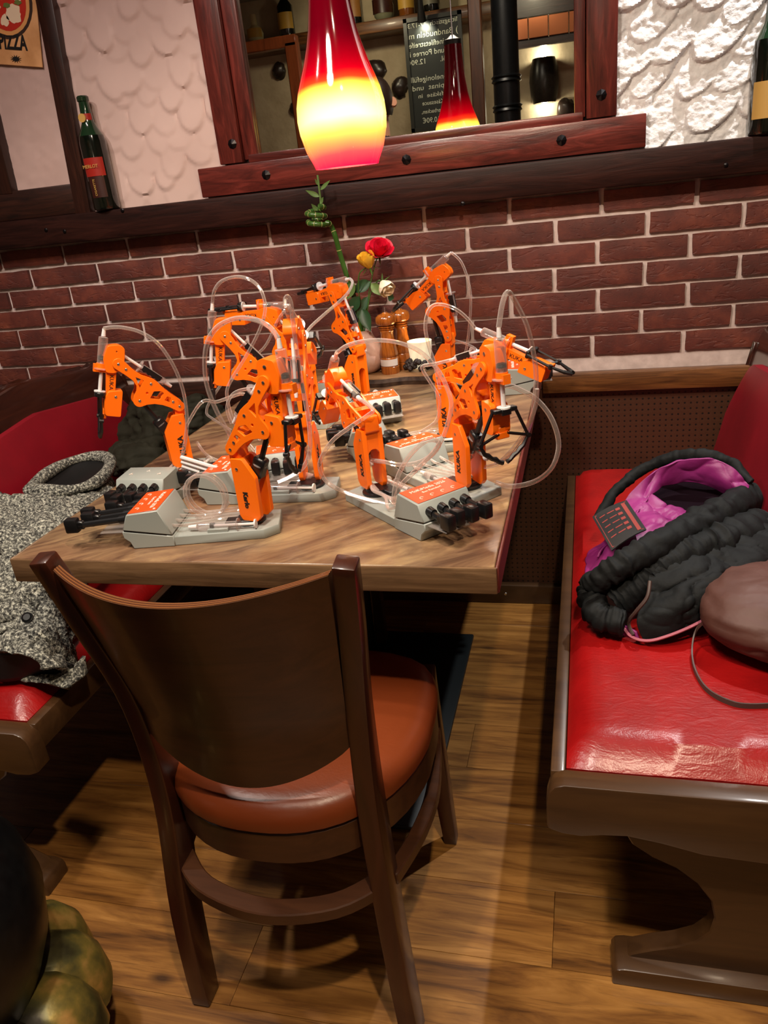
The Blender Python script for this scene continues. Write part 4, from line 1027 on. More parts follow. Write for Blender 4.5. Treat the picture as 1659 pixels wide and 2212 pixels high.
def px(L, y0, y1):
    n = len(L)-1
    return [at(a, b, y=y0+(y1-y0)*i/n) for i, (a, b) in enumerate(L)]
def rt(k): return RB[k][0]
I_ = {k: v[1] for k, v in RB.items()}
def lu(k, w='A0'): # luer end of a syringe, pushed outwards
    i = I_[k]; return i['A0']-i['fu']*.010
tube(rt('A'), blend(lu('A'), px([(612, 728), (592, 706), (561, 691), (528, 686), (498, 691), (469, 707), (449, 737), (442, 780), (447, 832), (466, 884), (490, 928), (508, 962), (516, 1010)], -1.08, -1.05)), .0034)
tube(rt('C'), blend(lu('C'), px([(254, 729), (263, 721), (281, 717), (310, 722), (341, 741), (366, 775), (386, 815), (399, 860), (404, 915), (398, 965), (392, 990)], -.90, -.86)), .0032)
tube(rt('D'), blend(lu('D'), px([(455, 650), (460, 626), (475, 607), (500, 598), (526, 599), (550, 611), (566, 632), (573, 666), (564, 704), (545, 745), (520, 788), (499, 822), (490, 852), (503, 905), (530, 950), (560, 985)], -.74, -.85)))
tube(rt('B'), blend(lu('B'), px([(611, 652), (612, 640), (619, 637), (627, 655), (633, 700), (645, 790), (658, 860), (668, 920), (669, 975), (656, 1008), (630, 1028), (600, 1042)], -.86, -1.0)), .0034)
tube(rt('E'), blend(lu('E'), px([(765, 601), (768, 612), (750, 640), (700, 682), (667, 712), (655, 740), (652, 790), (660, 830)], -.50, -.60)))
tube(rt('H'), blend(lu('H'), px([(975, 560), (996, 576), (1011, 612), (1017, 650), (1014, 702), (1009, 745), (1004, 768), (1002, 800)], -.28, -.30)))
tube(rt('H'), px([(975, 790), (1000, 793), (1030, 760), (1005, 742), (975, 735)], -.33, -.25), .0028)
tube(rt('I'), blend(lu('I'), px([(1060, 686), (1031, 669), (1000, 657), (965, 652), (938, 658), (923, 678), (919, 710), (927, 750), (940, 790), (950, 840)], -.72, -.72)))
tube(rt('G'), blend(lu('G'), px([(1110, 700), (1109, 650), (1112, 628), (1120, 648), (1140, 700), (1152, 760), (1158, 812), (1155, 862), (1146, 912), (1128, 952), (1104, 985), (1070, 1000)], -1.02, -.93)), .0034)
tube(rt('G'), px([(1060, 842), (1098, 833), (1130, 845), (1158, 862), (1186, 895), (1203, 935), (1206, 972), (1192, 1010), (1163, 1036), (1128, 1048), (1096, 1050), (1070, 1042)], -.98, -.96), .0036)
tube(rt('F'), blend(lu('F'), px([(744, 774), (762, 755), (791, 743), (830, 738), (870, 743), (909, 761), (944, 797), (965, 836), (975, 872), (968, 912), (954, 950), (930, 984), (896, 1018), (865, 1050), (850, 1090)], -.92, -1.06)), .0032)
tube(rt('F'), [I_['F']['g0']]+px([(805, 884), (792, 899), (760, 920), (720, 950), (696, 985), (691, 1012), (706, 1041), (742, 1062), (790, 1078), (845, 1092)], -.98, -1.02), .0032)
tube(rt('F'), [I_['F']['h0']]+px([(832, 998), (862, 1004), (900, 1000), (930, 985), (947, 965), (944, 952), (922, 952), (898, 970), (874, 1000), (856, 1040), (850, 1085)], -.98, -1.06), .0034)
tube(rt('I'), [I_['I']['g0']]+px([(940, 786), (916, 790), (913, 799), (932, 830), (947, 856), (949, 885), (940, 912), (905, 935)], -.74, -.74), .0030)
tube(rt('C'), [I_['C']['h0']]+px([(432, 872), (468, 868), (500, 857), (522, 851), (538, 858), (560, 880)], -.82, -.72), .0030)
tube(rt('J'), blend(lu('J'), px([(520, 676), (526, 700), (520, 760), (480, 800), (450, 860), (446, 890), (460, 905), (500, 930)], -.50, -.56)), .0028)
tube(rt('G'), px([(1042, 1010), (1080, 998), (1130, 940), (1156, 880), (1160, 840)], -.96, -.98), .0030)
tube(rt('D'), px([(425, 955), (450, 985), (500, 1002), (560, 1000), (600, 985)], -.80, -.85), .0028)
tube(rt('D'), px([(500, 915), (490, 880), (505, 850), (540, 840), (560, 850), (575, 900), (560, 950)], -.86, -.84), .0028)
# hose coil in front of arm A
ca = at(443, 1072, y=-1.075)
pts = []
for k in range(0, 31):
    a_ = radians(-120+k*36*.75); r_ = .0375+.0008*sin(k)
    pts.append(ca+X*(r_*cos(a_))+Z*(r_*.98*sin(a_))+V((0, -.010+.0009*k, 0)))
put('hose_coil', MB().tube(smooth_path(pts, 3), .0032, 8), 'tube', rt('A'))
# bundle of white plastic syringes lying by arm C
for k in range(5):
    p = at(392+k*1.5, 988+k*9.5, z=T+.075-.009*k); q = at(470-k*3, 1012+k*9, z=T+.060-.009*k)
    put('hose', MB().tube([p, q], .0042, 8), 'milky', rt('C'))
tie = px([(1008, 944), (1016, 960), (1030, 974), (1050, 988)], -.955, -.975)
m = MB().tube(smooth_path(tie, 4), .0022, 8); m.lathe_axis(tie[-1]-V((.004, 0, .002)), tie[-1]+V((.004, 0, .002)), [(0, .004), (.5, .0062), (1, .004)], 10)
put('cable_tie', m, 'milky', rt('G'))

# ------------------------------------------------------------------ things lying on the benches
def cloth(name, rows, mt, parent=None, nu=10, fold=.004, ff=22, thick=.006, seed=0, smooth_=True):
    """rows: control grid of world points, interpolated to a draped sheet with folds"""
    R = [smooth_path(r, nu) for r in rows]; cols = list(zip(*R)); Cc = [smooth_path(c, nu) for c in cols]
    P = []
    for c in Cc:
        row = []
        for p in c:
            q = V((p.x*ff, p.y*ff, p.z*ff+seed)); k = noise.noise(q)*fold + noise.noise(q*2.3)*fold*.45
            row.append(p+V((noise.noise(q+V((9, 0, 0)))*fold*.6, noise.noise(q+V((0, 9, 0)))*fold*.6, k)))
        P.append(row)
    m = MB().grid(P); me = m.mesh(name, 80)
    o = put(name, me, mt, parent)
    if mt != 'lining': wrinkle(o, fold*1.1, 13, (1, 1.6, 1), seed)
    md = o.modifiers.new('s', 'SOLIDIFY'); md.thickness = thick; md.offset = 0; return o
def A(*L): return [at(a, b, z=z) for a, b, z in L]
def wrinkle(o, amp, f, aniso=(1, 1, 1), seed=0, big=.0):
    me = o.data; nn = [v.normal.copy() for v in me.vertices]
    for v, n in zip(me.vertices, nn):
        p = v.co; q = V((p.x*aniso[0], p.y*aniso[1], p.z*aniso[2]))*f+V((seed, seed*2, 0))
        w0 = V((noise.noise(q*.6), noise.noise(q*.6+V((7, 3, 1))), noise.noise(q*.6+V((1, 9, 4)))))*1.2
        a = (1-abs(noise.noise(q+w0)))**5; b = (1-abs(noise.noise((q+w0)*2.1+V((3, 3, 3)))))**5
        v.co = p - n*(amp*(a+.45*b)) + n*(big*noise.noise(q*.4))
    me.update(); return o
# grey boucle coat
gc = thing('wool_coat', (-.25, -.8, .45), 'grey flecked wool coat thrown over the left bench', 'coat')
cloth('coat_body', [A((-170, 1050, .76), (-20, 1058, .70), (60, 1062, .685), (150, 1058, .665), (240, 1030, .65)),
                    A((-170, 1100, .72), (0, 1150, .675), (90, 1150, .67), (170, 1120, .675), (262, 1062, .62)),
                    A((-170, 1180, .66), (-10, 1215, .635), (80, 1220, .64), (150, 1200, .62), (215, 1150, .56)),
                    A((-170, 1290, .60), (0, 1290, .595), (70, 1290, .60), (130, 1290, .57), (190, 1260, .50)),
                    A((-170, 1370, .47), (0, 1360, .56), (75, 1350, .575), (125, 1370, .54), (170, 1370, .46)),
                    A((-170, 1420, .46), (0, 1402, .55), (80, 1408, .55), (135, 1428, .52), (178, 1440, .45))], 'tweed', gc, 14, .018, 8, .012, 3)
cloth('coat_hem', [A((20, 1462, .47), (90, 1460, .475), (140, 1452, .48), (183, 1418, .49)), A((60, 1472, .466), (110, 1478, .468), (150, 1484, .466), (186, 1455, .46))], 'tweed', gc, 6, .003, 20, .014, 1)
cloth('coat_lining', [A((-170, 1425, .50), (0, 1408, .535), (80, 1412, .53), (160, 1438, .49)), A((-170, 1470, .465), (0, 1472, .470), (70, 1462, .472), (140, 1454, .474))], 'lining', gc, 6, .003, 20, .004, 1)
# collar ring around the dark opening
RIM = [(62, 1060), (98, 1026), (148, 998), (200, 986), (236, 992), (232, 1018), (206, 1042), (165, 1056), (115, 1062), (62, 1060)]
rim = smooth_path(A(*[(a, b, .672) for a, b in RIM]), 6)
put('collar', MB().tube(rim, [.0145+.008*noise.noise(V((i*.11, 4, 0))) for i in range(len(rim))], 10), 'tweed', gc)
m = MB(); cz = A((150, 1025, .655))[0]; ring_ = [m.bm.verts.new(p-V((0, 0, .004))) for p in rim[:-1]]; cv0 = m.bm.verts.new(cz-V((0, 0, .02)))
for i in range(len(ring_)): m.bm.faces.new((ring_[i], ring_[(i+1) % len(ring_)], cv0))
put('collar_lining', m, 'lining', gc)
cloth('coat_underside', [A((-170, 1060, .47), (60, 1060, .50), (200, 1000, .55)), A((-170, 1250, .46), (80, 1230, .47), (225, 1080, .50)), A((-170, 1400, .46), (60, 1400, .46), (150, 1340, .46))], 'lining', gc, 5, .004, 10, .006, 1)
pb = at(62, 1335, z=.612); put('coat_button', MB().lathe_axis(pb-V((0, .002, -.001)), pb+V((.002, -.006, .006)), [(0, .010), (.6, .010), (.8, .007), (1, .006)], 16), 'cast', gc)
# olive jacket
oj = thing('olive_jacket', (-.3, -.15, .5), 'crumpled olive green jacket in the corner of the left bench', 'jacket')
def lump(name, c, r, mt, par, seed=0, k=.25, ff=9, seg=(40, 24), base=None, fine=.06, pw=1):
    m = MB(); P = []
    for i in range(seg[0]):
        a = 2*pi*i/seg[0]; row = []
        for j in range(seg[1]+1):
            b = pi*(j/seg[1]-.5); dv = V((cos(a)*cos(b), sin(a)*cos(b), sin(b)))
            q = V((dv.x*r[0], dv.y*r[1], dv.z*r[2]))*ff+V((seed, 0, 0))
            s = 1+k*noise.noise(q)+fine*noise.ridged_multi_fractal(q*1.6, 1, 2, 2, 1, 1)*.6-fine*.5
            p = V(c)+V((dv.x*r[0]*s, dv.y*r[1]*s, dv.z*r[2]*s))
            if base is not None: p.z = max(p.z, base+.0005*((i+j) % 2))
            row.append(p)
        P.append(row)
    m.grid(P, True); bmesh.ops.remove_doubles(m.bm, verts=m.bm.verts, dist=1e-5)
    return wrinkle(put(name, m.mesh(name, 80), mt, par), .012 if mt != 'brown_bag' else .004, 13, (1, 1, 2), seed)
lump('jacket_body', at(335, 925, y=-.15), (.13, .10, .115), 'olive', oj, 2, .4, 10, (90, 56), .462, .10)
lump('jacket_sleeve', at(410, 905, y=-.13), (.11, .07, .07), 'olive', oj, 5, .35, 12, (80, 44), .462, .08)
lump('jacket_sleeve', at(295, 985, y=-.30), (.10, .10, .060), 'olive', oj, 8, .3, 12, (80, 44), .462, .08)
# dark padded jacket with magenta lining on the right bench
rj = thing('padded_jacket', (1.05, -.6, .457), 'charcoal padded jacket with magenta lining on the red bench', 'jacket')
lump('jacket_body', (1.10, -.56, .49), (.165, .22, .050), 'fabric_dark', rj, 3, .2, 7, (80, 40), .460, .06)
def tubeR(name, L, r, mt, n=7, seg=14, k=.18):
    n *= 3; seg = 36
    p = smooth_path([at(a, b, z=z) for a, b, z in L], n); rr = []
    for i in range(len(p)):
        t = i/(len(p)-1); q = (r(t) if callable(r) else r); rr.append(q*(1+k*noise.noise(V((i*.35, r(0) if callable(r) else r, 2)))))
    m = MB().tube(p, rr, seg)
    for v in m.bm.verts: v.co += v.co.normalized()*0 + V((noise.noise(v.co*40), noise.noise(v.co*40+V((5, 0, 0))), noise.noise(v.co*40+V((0, 7, 0)))))*.004
    return wrinkle(put(name, m.mesh(name, 80), mt, rj), .0045 if seg == 36 and rr[0] > .012 else .0008, 14, (1.3, .8, 1), 3, .005)
cloth('lining', [A((1318, 1150, .555), (1345, 1085, .60), (1400, 1030, .64), (1460, 998, .665), (1520, 990, .675), (1580, 1008, .66), (1618, 1045, .63)),
                 A((1300, 1180, .555), (1365, 1090, .60), (1418, 1046, .625), (1468, 1020, .64), (1525, 1026, .64), (1578, 1046, .63), (1606, 1068, .61)),
                 A((1285, 1200, .55), (1370, 1112, .595), (1420, 1062, .61), (1470, 1040, .615), (1528, 1050, .61), (1562, 1066, .60), (1590, 1085, .59))], 'magenta', rj, 16, .006, 16, .004, 2)
cloth('lining', [A((1272, 1190, .53), (1330, 1130, .585), (1385, 1085, .605), (1410, 1065, .615)), A((1262, 1215, .52), (1330, 1160, .575), (1400, 1110, .60), (1440, 1090, .60)),
                 A((1262, 1240, .52), (1320, 1200, .565), (1400, 1140, .60), (1480, 1098, .595)), A((1275, 1262, .52), (1310, 1240, .555), (1400, 1180, .59), (1500, 1105, .60))], 'magenta', rj, 16, .006, 20, .004, 6)
cloth('neck_shade', [A((1385, 1066, .590), (1465, 1032, .596), (1600, 1056, .59)), A((1390, 1082, .585), (1470, 1074, .585), (1600, 1082, .585)), A((1420, 1112, .588), (1480, 1112, .588), (1580, 1112, .59))], flat('lining_shadow', (16, 3, 13), .9, spec=.1), rj, 5, .002, 20, .003, 1)  # dark sheet, the shade inside the neck put into its colour
tubeR('collar_edge', [(1292, 1120, .545), (1330, 1062, .585), (1385, 1015, .62), (1450, 990, .65), (1520, 984, .665), (1585, 1003, .65), (1622, 1045, .625)], lambda t: .009+.004*sin(pi*t), 'fabric_dark')
tubeR('padded_fold', [(1618, 1075, .590), (1560, 1105, .600), (1480, 1150, .600), (1400, 1190, .590), (1320, 1235, .565), (1275, 1268, .525)], lambda t: .034-.010*t, 'fabric_dark', seg=20, k=.25)
tubeR('padded_fold', [(1640, 1140, .56), (1560, 1170, .575), (1500, 1190, .575), (1440, 1220, .56), (1380, 1265, .53), (1330, 1300, .50)], lambda t: .040-.010*t, 'fabric_dark', seg=20, k=.25)
tubeR('padded_fold', [(1285, 1262, .525), (1275, 1290, .51), (1300, 1330, .495), (1350, 1345, .49)], .026, 'fabric_dark', seg=18, k=.3)
cloth('front_panel', [A((1400, 1240, .56), (1480, 1190, .585), (1560, 1160, .59), (1659, 1120, .59), (1720, 1080, .59)), A((1390, 1290, .53), (1480, 1240, .565), (1570, 1210, .575), (1659, 1170, .58), (1740, 1130, .58)),
                      A((1375, 1340, .50), (1460, 1310, .53), (1560, 1265, .55), (1659, 1215, .56), (1740, 1175, .56)), A((1392, 1382, .468), (1470, 1362, .485), (1560, 1312, .505), (1659, 1250, .53), (1740, 1200, .54))], 'fabric_dark', rj, 16, .007, 14, .012, 9)
cloth('lining', [A((1285, 1315, .485), (1330, 1340, .485), (1375, 1365, .48)), A((1296, 1335, .466), (1335, 1366, .464), (1380, 1386, .464))], 'magenta', rj, 5, .003, 20, .004, 4)
put('piping', MB().tube(smooth_path(A((1345, 1352, .48), (1362, 1374, .472), (1392, 1384, .470), (1430, 1378, .478), (1500, 1350, .495), (1590, 1298, .52), (1659, 1246, .54), (1740, 1195, .55)), 6), .0028, 6), 'piping', rj)
put('zip', MB().tube(smooth_path(A((1404, 1255, .568), (1398, 1290, .545), (1375, 1320, .52), (1358, 1345, .49), (1368, 1372, .475)), 6), .0034, 6), 'strap', rj)
qd = A((1283, 1127, .590), (1357, 1091, .612), (1400, 1155, .612), (1325, 1201, .586))
def TQ(u, v, h=0): return (qd[0].lerp(qd[1], u)).lerp(qd[3].lerp(qd[2], u), v)+tn*h
tn = (qd[1]-qd[0]).cross(qd[3]-qd[0]).normalized(); tn = tn if tn.z > 0 else -tn
def tquad(m, u0, v0, u1, v1, h, t, nu=4):
    for side in (h, h-t): m.grid([[TQ(u0+(u1-u0)*i/nu, v, side+.004*sin(pi*(u0+(u1-u0)*i/nu))) for v in (v0, v1)] for i in range(nu+1)])
    return m
tg = put('care_tag', tquad(MB(), 0, 0, 1, 1, .012, .002), 'tag', rj)
m = MB(); tquad(m, .80, .06, .90, .94, .0126, .0003, 1)
for k in range(5):
    v = .14+.15*k; tquad(m, .14, v, .30, v+.025, .0126, .0003, 1); tquad(m, .36, v+.01, .56, v+.035, .0126, .0003, 1); tquad(m, .60, v, .72, v+.07, .0126, .0003, 1)
for a_ in ((.05, .04, .95, .055), (.05, .945, .95, .96), (.05, .04, .065, .96)): tquad(m, *a_, .0126, .0003, 1)
put('tag_print', m, 'tag_red', tg)['kind'] = 'stuff'
# brown bag
bg = thing('handbag', (1.18, -.95, .457), 'soft brown handbag with a thin strap beside the padded jacket', 'bag')
lump('bag_body', (1.215, -.900, .525), (.13, .135, .065), 'brown_bag', bg, 4, .22, 8, (80, 44), .461, .04)
0 and put('seam', MB().tube(smooth_path([(1.125, -1.010, .532), (1.16, -.985, .572), (1.22, -.93, .592)], 6), .0009, 6), 'strap', bg)
sp = smooth_path(A((1535, 1335, .53), (1506, 1358, .50), (1495, 1400, .475), (1500, 1445, .465), (1525, 1488, .462), (1570, 1515, .462), (1620, 1525, .462), (1720, 1520, .462)), 6)
m = MB(); vs_ = []
for i, p in enumerate(sp):
    t = (sp[min(i+1, len(sp)-1)]-sp[max(i-1, 0)]).normalized(); s_ = t.cross(Z).normalized(); up = Z*.0045
    vs_.append([p-up-s_*.0012, p+up-s_*.0012, p+up+s_*.0012, p-up+s_*.0012, p-up-s_*.0012])
m.grid(vs_); put('strap', m, 'strap', bg)

# ------------------------------------------------------------------ cast-iron stove foot at the lower left
iv = thing('cast_iron_urn', (.0, -1.62, 0), 'black cast-iron urn with a scalloped bronze collar at the lower left corner', 'urn')
ux, uy = .0, -1.62
put('body', MB().lathe_axis((ux, uy, 0), (ux, uy, .62), [(0, .13), (.05, .135), (.10, .10), (.22, .085), (.30, .105), (.42, .150), (.52, .175), (.62, .185), (.72, .175), (.84, .14), (.94, .09), (1, .07)], 48), 'cast', iv)
def bronze():
    mt, nt, b = new_mat('aged_bronze'); v = texco(nt); n = N(nt, 'ShaderNodeTexNoise', i_Scale=14.0, i_Detail=5.0); nt.links.new(v, n.inputs['Vector'])
    r = ramp(nt, n.outputs[0], [(.32, srgb((40, 36, 26))), (.48, srgb((88, 84, 48))), (.58, srgb((136, 118, 56))), (.70, srgb((196, 150, 84))), (.78, srgb((206, 140, 120)))])
    nt.links.new(r.outputs[0], b.inputs['Base Color']); b.inputs['Metallic'].default_value = .45; b.inputs['Roughness'].default_value = .38; bump(nt, b, n.outputs[0], .5, .004); return mt
M['bronze'] = bronze()
P = []; NL = 13
for i in range(NL*12+1):
    a = 2*pi*i/(NL*12); l = abs(sin(a*NL/2)); row = []
    for t, r0, z0 in ((0, .115, .255), (.2, .140, .262), (.4, .175, .255), (.6, .205, .235), (.8, .225, .20), (1, .232, .155), (1.1, .222, .145)):
        rr = r0-.014*t+(.020*t)*(l**.5-.6)+.004; row.append(V((ux+rr*cos(a), uy+rr*sin(a), z0+.022*t*(l-.6))))
    P.append(row)
put('scalloped_collar', MB().grid(P), 'bronze', iv)
put('rim_ring', MB().tube([V((ux+.122*cos(2*pi*k/48), uy+.122*sin(2*pi*k/48), .270)) for k in range(49)], .0075, 8), 'bronze', iv)

# ------------------------------------------------------------------ the room behind the camera, seen in the mirror
def mat_(pxx, pyy, D):  # the real point whose mirror image lies at this pixel
    p = at(pxx, pyy, y=D); return V((p.x, -D-.016, p.z))
def mbox(name, px0, py0, px1, py1, D, depth, mt, par=None, **k):
    a, b = mat_(px0, py0, D), mat_(px1, py1, D)
    return put(name, MB().box(((a.x+b.x)/2, (a.y+b.y)/2-depth/2, (a.z+b.z)/2), (abs(a.x-b.x), depth, abs(a.z-b.z))).bevel(.004), mt, par, **k)
fw_ = bpy.data.objects['wall_front']
for pxx, pyy, r in ((805, 157, .085), (864, 190, .065), (664, 190, .055), (640, 232, .06), (760, 110, .0), (700, 260, .05), (600, 150, .06), (1225, 235, .07)):
    if r: 
        p = mat_(pxx, pyy, 3.96); st0 = lump('wall_stone', (p.x, -4.0, p.z), (r*1.05, .05, r*1.1), flat('dark_stone', (46, 34, 28), .3, nz=10, nscale=8), fw_, pxx*.1, .4, 9, (20, 12), None, .05)
sh = thing('wall_shelf', (-.7, -3.9, 2.25), 'rustic wooden shelf on the wall behind, seen in the mirror', 'shelf')
put('shelf_board', MB().box((-.55, -3.86, 2.235), (2.1, .24, .075)).bevel(.008, 2), 'oak', sh)
def mbottle(x, z, h, r, mt, lm, label, cat='bottle', fat=False):
    t = thing('shelf_bottle', (x, -3.84, z), label, cat, 'bottles on the mirrored shelf')
    pr_ = [(0, r*.95), (.02, r), (.62, r), (.74, r*.5), (.8, r*.34), (1, r*.34)] if not fat else [(0, r*.6), (.1, r*.95), (.3, r*1.05), (.5, r*.8), (.62, r*.4), (1, r*.38)]
    put('glass', MB().lathe_axis((x, -3.84, z), (x, -3.84, z+h), pr_, 20), mt, t)
    put('paper_label', wrap(x, -3.84, z+h*.15, z+h*.48, r*1.06, 20, 160), lm, t)
yl = flat('yellow_label', (196, 152, 60), .5); clg = flat('pale_glass', (120, 120, 96), .15, coat=.5)
mbottle(-1.13, 2.273, .30, .055, 'wine', yl, 'dark bottle with a yellow label, at the left of the mirrored shelf')
mbottle(-.64, 2.273, .30, .055, 'wine', flat('ochre_label', (150, 100, 44), .5), 'dark bottle with an ochre label, middle of the mirrored shelf')
mbottle(-.43, 2.273, .26, .070, clg, 'label_dark', 'round pale glass flask on the mirrored shelf', fat=True)
mbottle(-.27, 2.273, .30, .055, flat('amber_glass', (120, 66, 20), .1, coat=.6), yl, 'amber square bottle on the mirrored shelf')
mbottle(-.10, 2.273, .30, .055, 'wine', flat('grey_label', (120, 116, 100), .5), 'dark bottle with a grey label above the chalkboard')
mbottle(-1.37, 2.273, .17, .055, flat('cream_pot', (214, 200, 150), .4), yl, 'cream jug at the left end of the mirrored shelf', fat=True)
# chalkboard
cbd = thing('chalkboard', (-.12, -3.9, 1.6), 'menu chalkboard with white handwriting, reflected in the mirror', 'chalkboard')
YB = -3.70; q0_, q1_ = mat_(872, 44, 3.7), mat_(1010, 272, 3.7)
bx0, bx1, bz0, bz1 = q0_.x, q1_.x, q1_.z+.0, mat_(940, 32, 3.7).z
put('slate', MB().box(((bx0+bx1)/2, YB-.007, (bz0+bz1)/2), (bx1-bx0-.02, .02, bz1-bz0-.02)), flat('slate_black', (30, 36, 32), .5, nz=6, nscale=6), cbd)
m = MB()
for xx in (bx0+.012, bx1-.012): m.box((xx, YB, (bz0+bz1)/2), (.024, .035, bz1-bz0))
for zz in (bz0+.012, bz1-.012): m.box(((bx0+bx1)/2, YB, zz), (bx1-bx0, .035, .024))
put('board_frame', m, flat('board_frame', (40, 42, 36), .4), cbd)
lines = [('Mittagstisch  17-17.30', .038, 2.238), ('1) Bandnudeln mit', .050, 2.178), ('Schweinefiletstreifen', .046, 2.123), ('Pilzen und Porree in', .046, 2.070), ('Rahmöl.       12.90€', .044, 2.020), ('2) Cannelonigefüllt', .046, 1.915), ('mit Spinat  und', .044, 1.862), ('Schafskäse  in', .038, 1.812), ('Käsesauce', .038, 1.765), ('überbacken,', .036, 1.712), ('10.90€', .046, 1.655)]
for s_, sz, zz in lines:
    me = text_mesh(s_, sz, .0006); wd = max(v.co.x for v in me.vertices)-min(v.co.x for v in me.vertices)
    k = min(1.25, .375/wd) if len(s_) > 12 else .95; ctr = (bx0+bx1)/2
    # the board faces +y, so its reading direction runs towards -x
    put('chalk_writing', MB().add(me, frame((ctr-(0 if len(s_) > 12 else .05)*(1 if zz < 1.7 else .6), YB+.0045, bz0+(zz-1.59)*(bz1-bz0)/.695), -X, Z, Y) @ Matrix.Diagonal((k, 1, 1, 1))), flat('chalk', (222, 226, 206), .8) if 'chalk' not in M else M['chalk'], cbd)
# barrel lamp with light above and below, copper hood, timber, iron column
bl_ = thing('barrel_lamp', (.62, -3.95, 1.78), 'dark barrel-shaped wall lamp shining up and down, in the mirror', 'lamp')
put('barrel', MB().lathe_axis((.62, -3.93, 1.655), (.62, -3.93, 1.925), [(0, .075), (.2, .092), (.5, .10), (.8, .092), (1, .075)], 24), flat('barrel_dark', (34, 30, 26), .3, nz=8), bl_)
for zz, tz in ((1.945, 2.6), (1.635, 1.0)):
    d = bpy.data.lights.new('barrel_light', 'POINT'); d.energy = 1.6; d.color = (1, .9, .7); d.shadow_soft_size = .02
    o = bpy.data.objects.new('barrel_light', d); COL.objects.link(o); o.location = (.62, -3.93, zz)
ch2 = thing('copper_hood', (.7, -3.6, 2.0), 'riveted copper hood band high in the mirror at the right', 'hood')
for k in range(5): put('copper_panel', MB().box((.48+.125*k, -3.62, 2.065), (.123, .03+.004*(k % 2), .115)).bevel(.003), flat('copper', (158, 92, 56), .3, .7), ch2)
put('hood_board', MB().box((.75, -3.64, 1.985), (.70, .04, .045)), 'dark_wood', ch2); put('hood_top', MB().box((.75, -3.64, 2.25), (.70, .10, .25)), 'dark_wood', ch2)
ic = thing('iron_column', (.5, -2.75, 0), 'black cast-iron column with moulded rings, reflected in the mirror', 'column')
pa, pb_ = mat_(1065, 150, 2.7), mat_(1119, 150, 2.7); rc = abs(pa.x-pb_.x)/2; cxx = (pa.x+pb_.x)/2; z1 = mat_(1092, 168, 2.7).z; z2 = mat_(1092, 232, 2.7).z
mc = mat_(1094, 200, 2.7).x; tilt = 0
m = MB().lathe_axis((cxx, -2.75, 0), (cxx, -2.75, 2.57), [(0, rc*1.9), (.03, rc*1.9), (.04, rc*1.2), (1, rc)], 28)
for zz in (z1, z2):
    m.lathe_axis((cxx, -2.75, zz-.025), (cxx, -2.75, zz+.020), [(0, rc*1.02), (.2, rc*1.22), (.5, rc*1.12), (.7, rc*1.25), (1, rc*1.02)], 28)
put('shaft', m, 'cast', ic)
pst = [mat_(1016, 70, 3.3), mat_(1044, 70, 3.3)]
tag(put('timber_post', MB().box(((pst[0].x+pst[1].x)/2-.01, -3.35, 1.28), (abs(pst[0].x-pst[1].x), .08, 2.55)).bevel(.006), wood('post_brown', [(48, 24, 12), (86, 46, 22)], 2, 4, 10, .4)), 'brown timber post beside the chalkboard in the mirror', 'post')
lf = thing('partition', (-.8, -2.75, 1.5), 'orange-brown timber partition frame at the left of the mirror', 'frame')
om = wood('light_timber', [(110, 52, 22), (152, 78, 36)], 2, 4, 10, .4)
a1, a2 = mat_(600, 82, 2.7), mat_(632, 330, 2.7)
put('upright', MB().box((-.745, -2.75, 1.03), (.075, .06, 2.06)).bevel(.006), om, lf); put('top_beam', MB().box((-.95, -2.75, 2.065), (.48, .06, .06)).bevel(.006), om, lf)
sl = thing('track_spotlight', (-.12, -3.5, 2.3), 'small black spotlight over the chalkboard in the mirror', 'lamp')
put('lamp_head', MB().lathe_axis((-.125, -3.55, 2.34), (-.135, -3.62, 2.20), [(0, .014), (.4, .018), (1, .030)], 16), 'rubber', sl)
put('lamp_arm', MB().tube([(-.125, -3.55, 2.34), (-.125, -3.52, 2.57)], .006, 8), 'rubber', sl)
spot('board_light', (-.135, -3.63, 2.19), (-.12, -3.95, 1.98), 2.2, 100, .8, (1, .95, .78), .01)
tag(put('ceiling_beam', MB().box((.2, -3.1, 2.47), (4.6, .16, .18)).bevel(.01), 'dark_wood'), 'dark ceiling beam crossing the mirrored room', 'beam')

# seated guest with the back to the mirror
hp = mat_(816, 230, 2.45)
ps = thing('person', (hp.x, hp.y, 0), 'seated person with short dark hair and dark jacket, seen from behind in the mirror', 'person')
def skin_body(name, pts, edges, mt, par, sub=2):
    me = bpy.data.meshes.new(name); me.from_pydata([p[0] for p in pts], edges, []); o = put(name, me, mt, par)
    md = o.modifiers.new('skin', 'SKIN')
    for v, p in zip(me.skin_vertices[0].data if me.skin_vertices else [], pts): v.radius = (p[1], p[1] if len(p) < 3 else p[2])
    if me.skin_vertices: me.skin_vertices[0].data[0].use_root = True
    s2 = o.modifiers.new('sub', 'SUBSURF'); s2.levels = sub; s2.render_levels = sub; return o
hx, hy, hz = hp; seatz = hz-.78
def Q(x, y, z): return V((hx+x, hy+y, seatz+z))
HIP = (Q(0, .03, .10), .13, .11)
body = [HIP, (Q(0, .02, .26), .135, .10), (Q(0, .01, .42), .15, .11), (Q(0, 0, .53), .12, .09), (Q(0, 0, .61), .055, .055), (Q(0, -.01, .68), .055, .055),
        (Q(.17, 0, .51), .062), (Q(.21, -.04, .30), .048), (Q(.17, -.25, .20), .038), (Q(-.17, 0, .51), .062), (Q(-.21, -.04, .30), .048), (Q(-.17, -.25, .20), .038),
        (Q(.09, -.02, .07), .085), (Q(.11, -.40, .06), .062), (Q(.11, -.43, -.36), .042), (Q(.11, -.55, -.40), .035), (Q(-.09, -.02, .07), .085), (Q(-.11, -.40, .06), .062), (Q(-.11, -.43, -.36), .042), (Q(-.11, -.55, -.40), .035)]
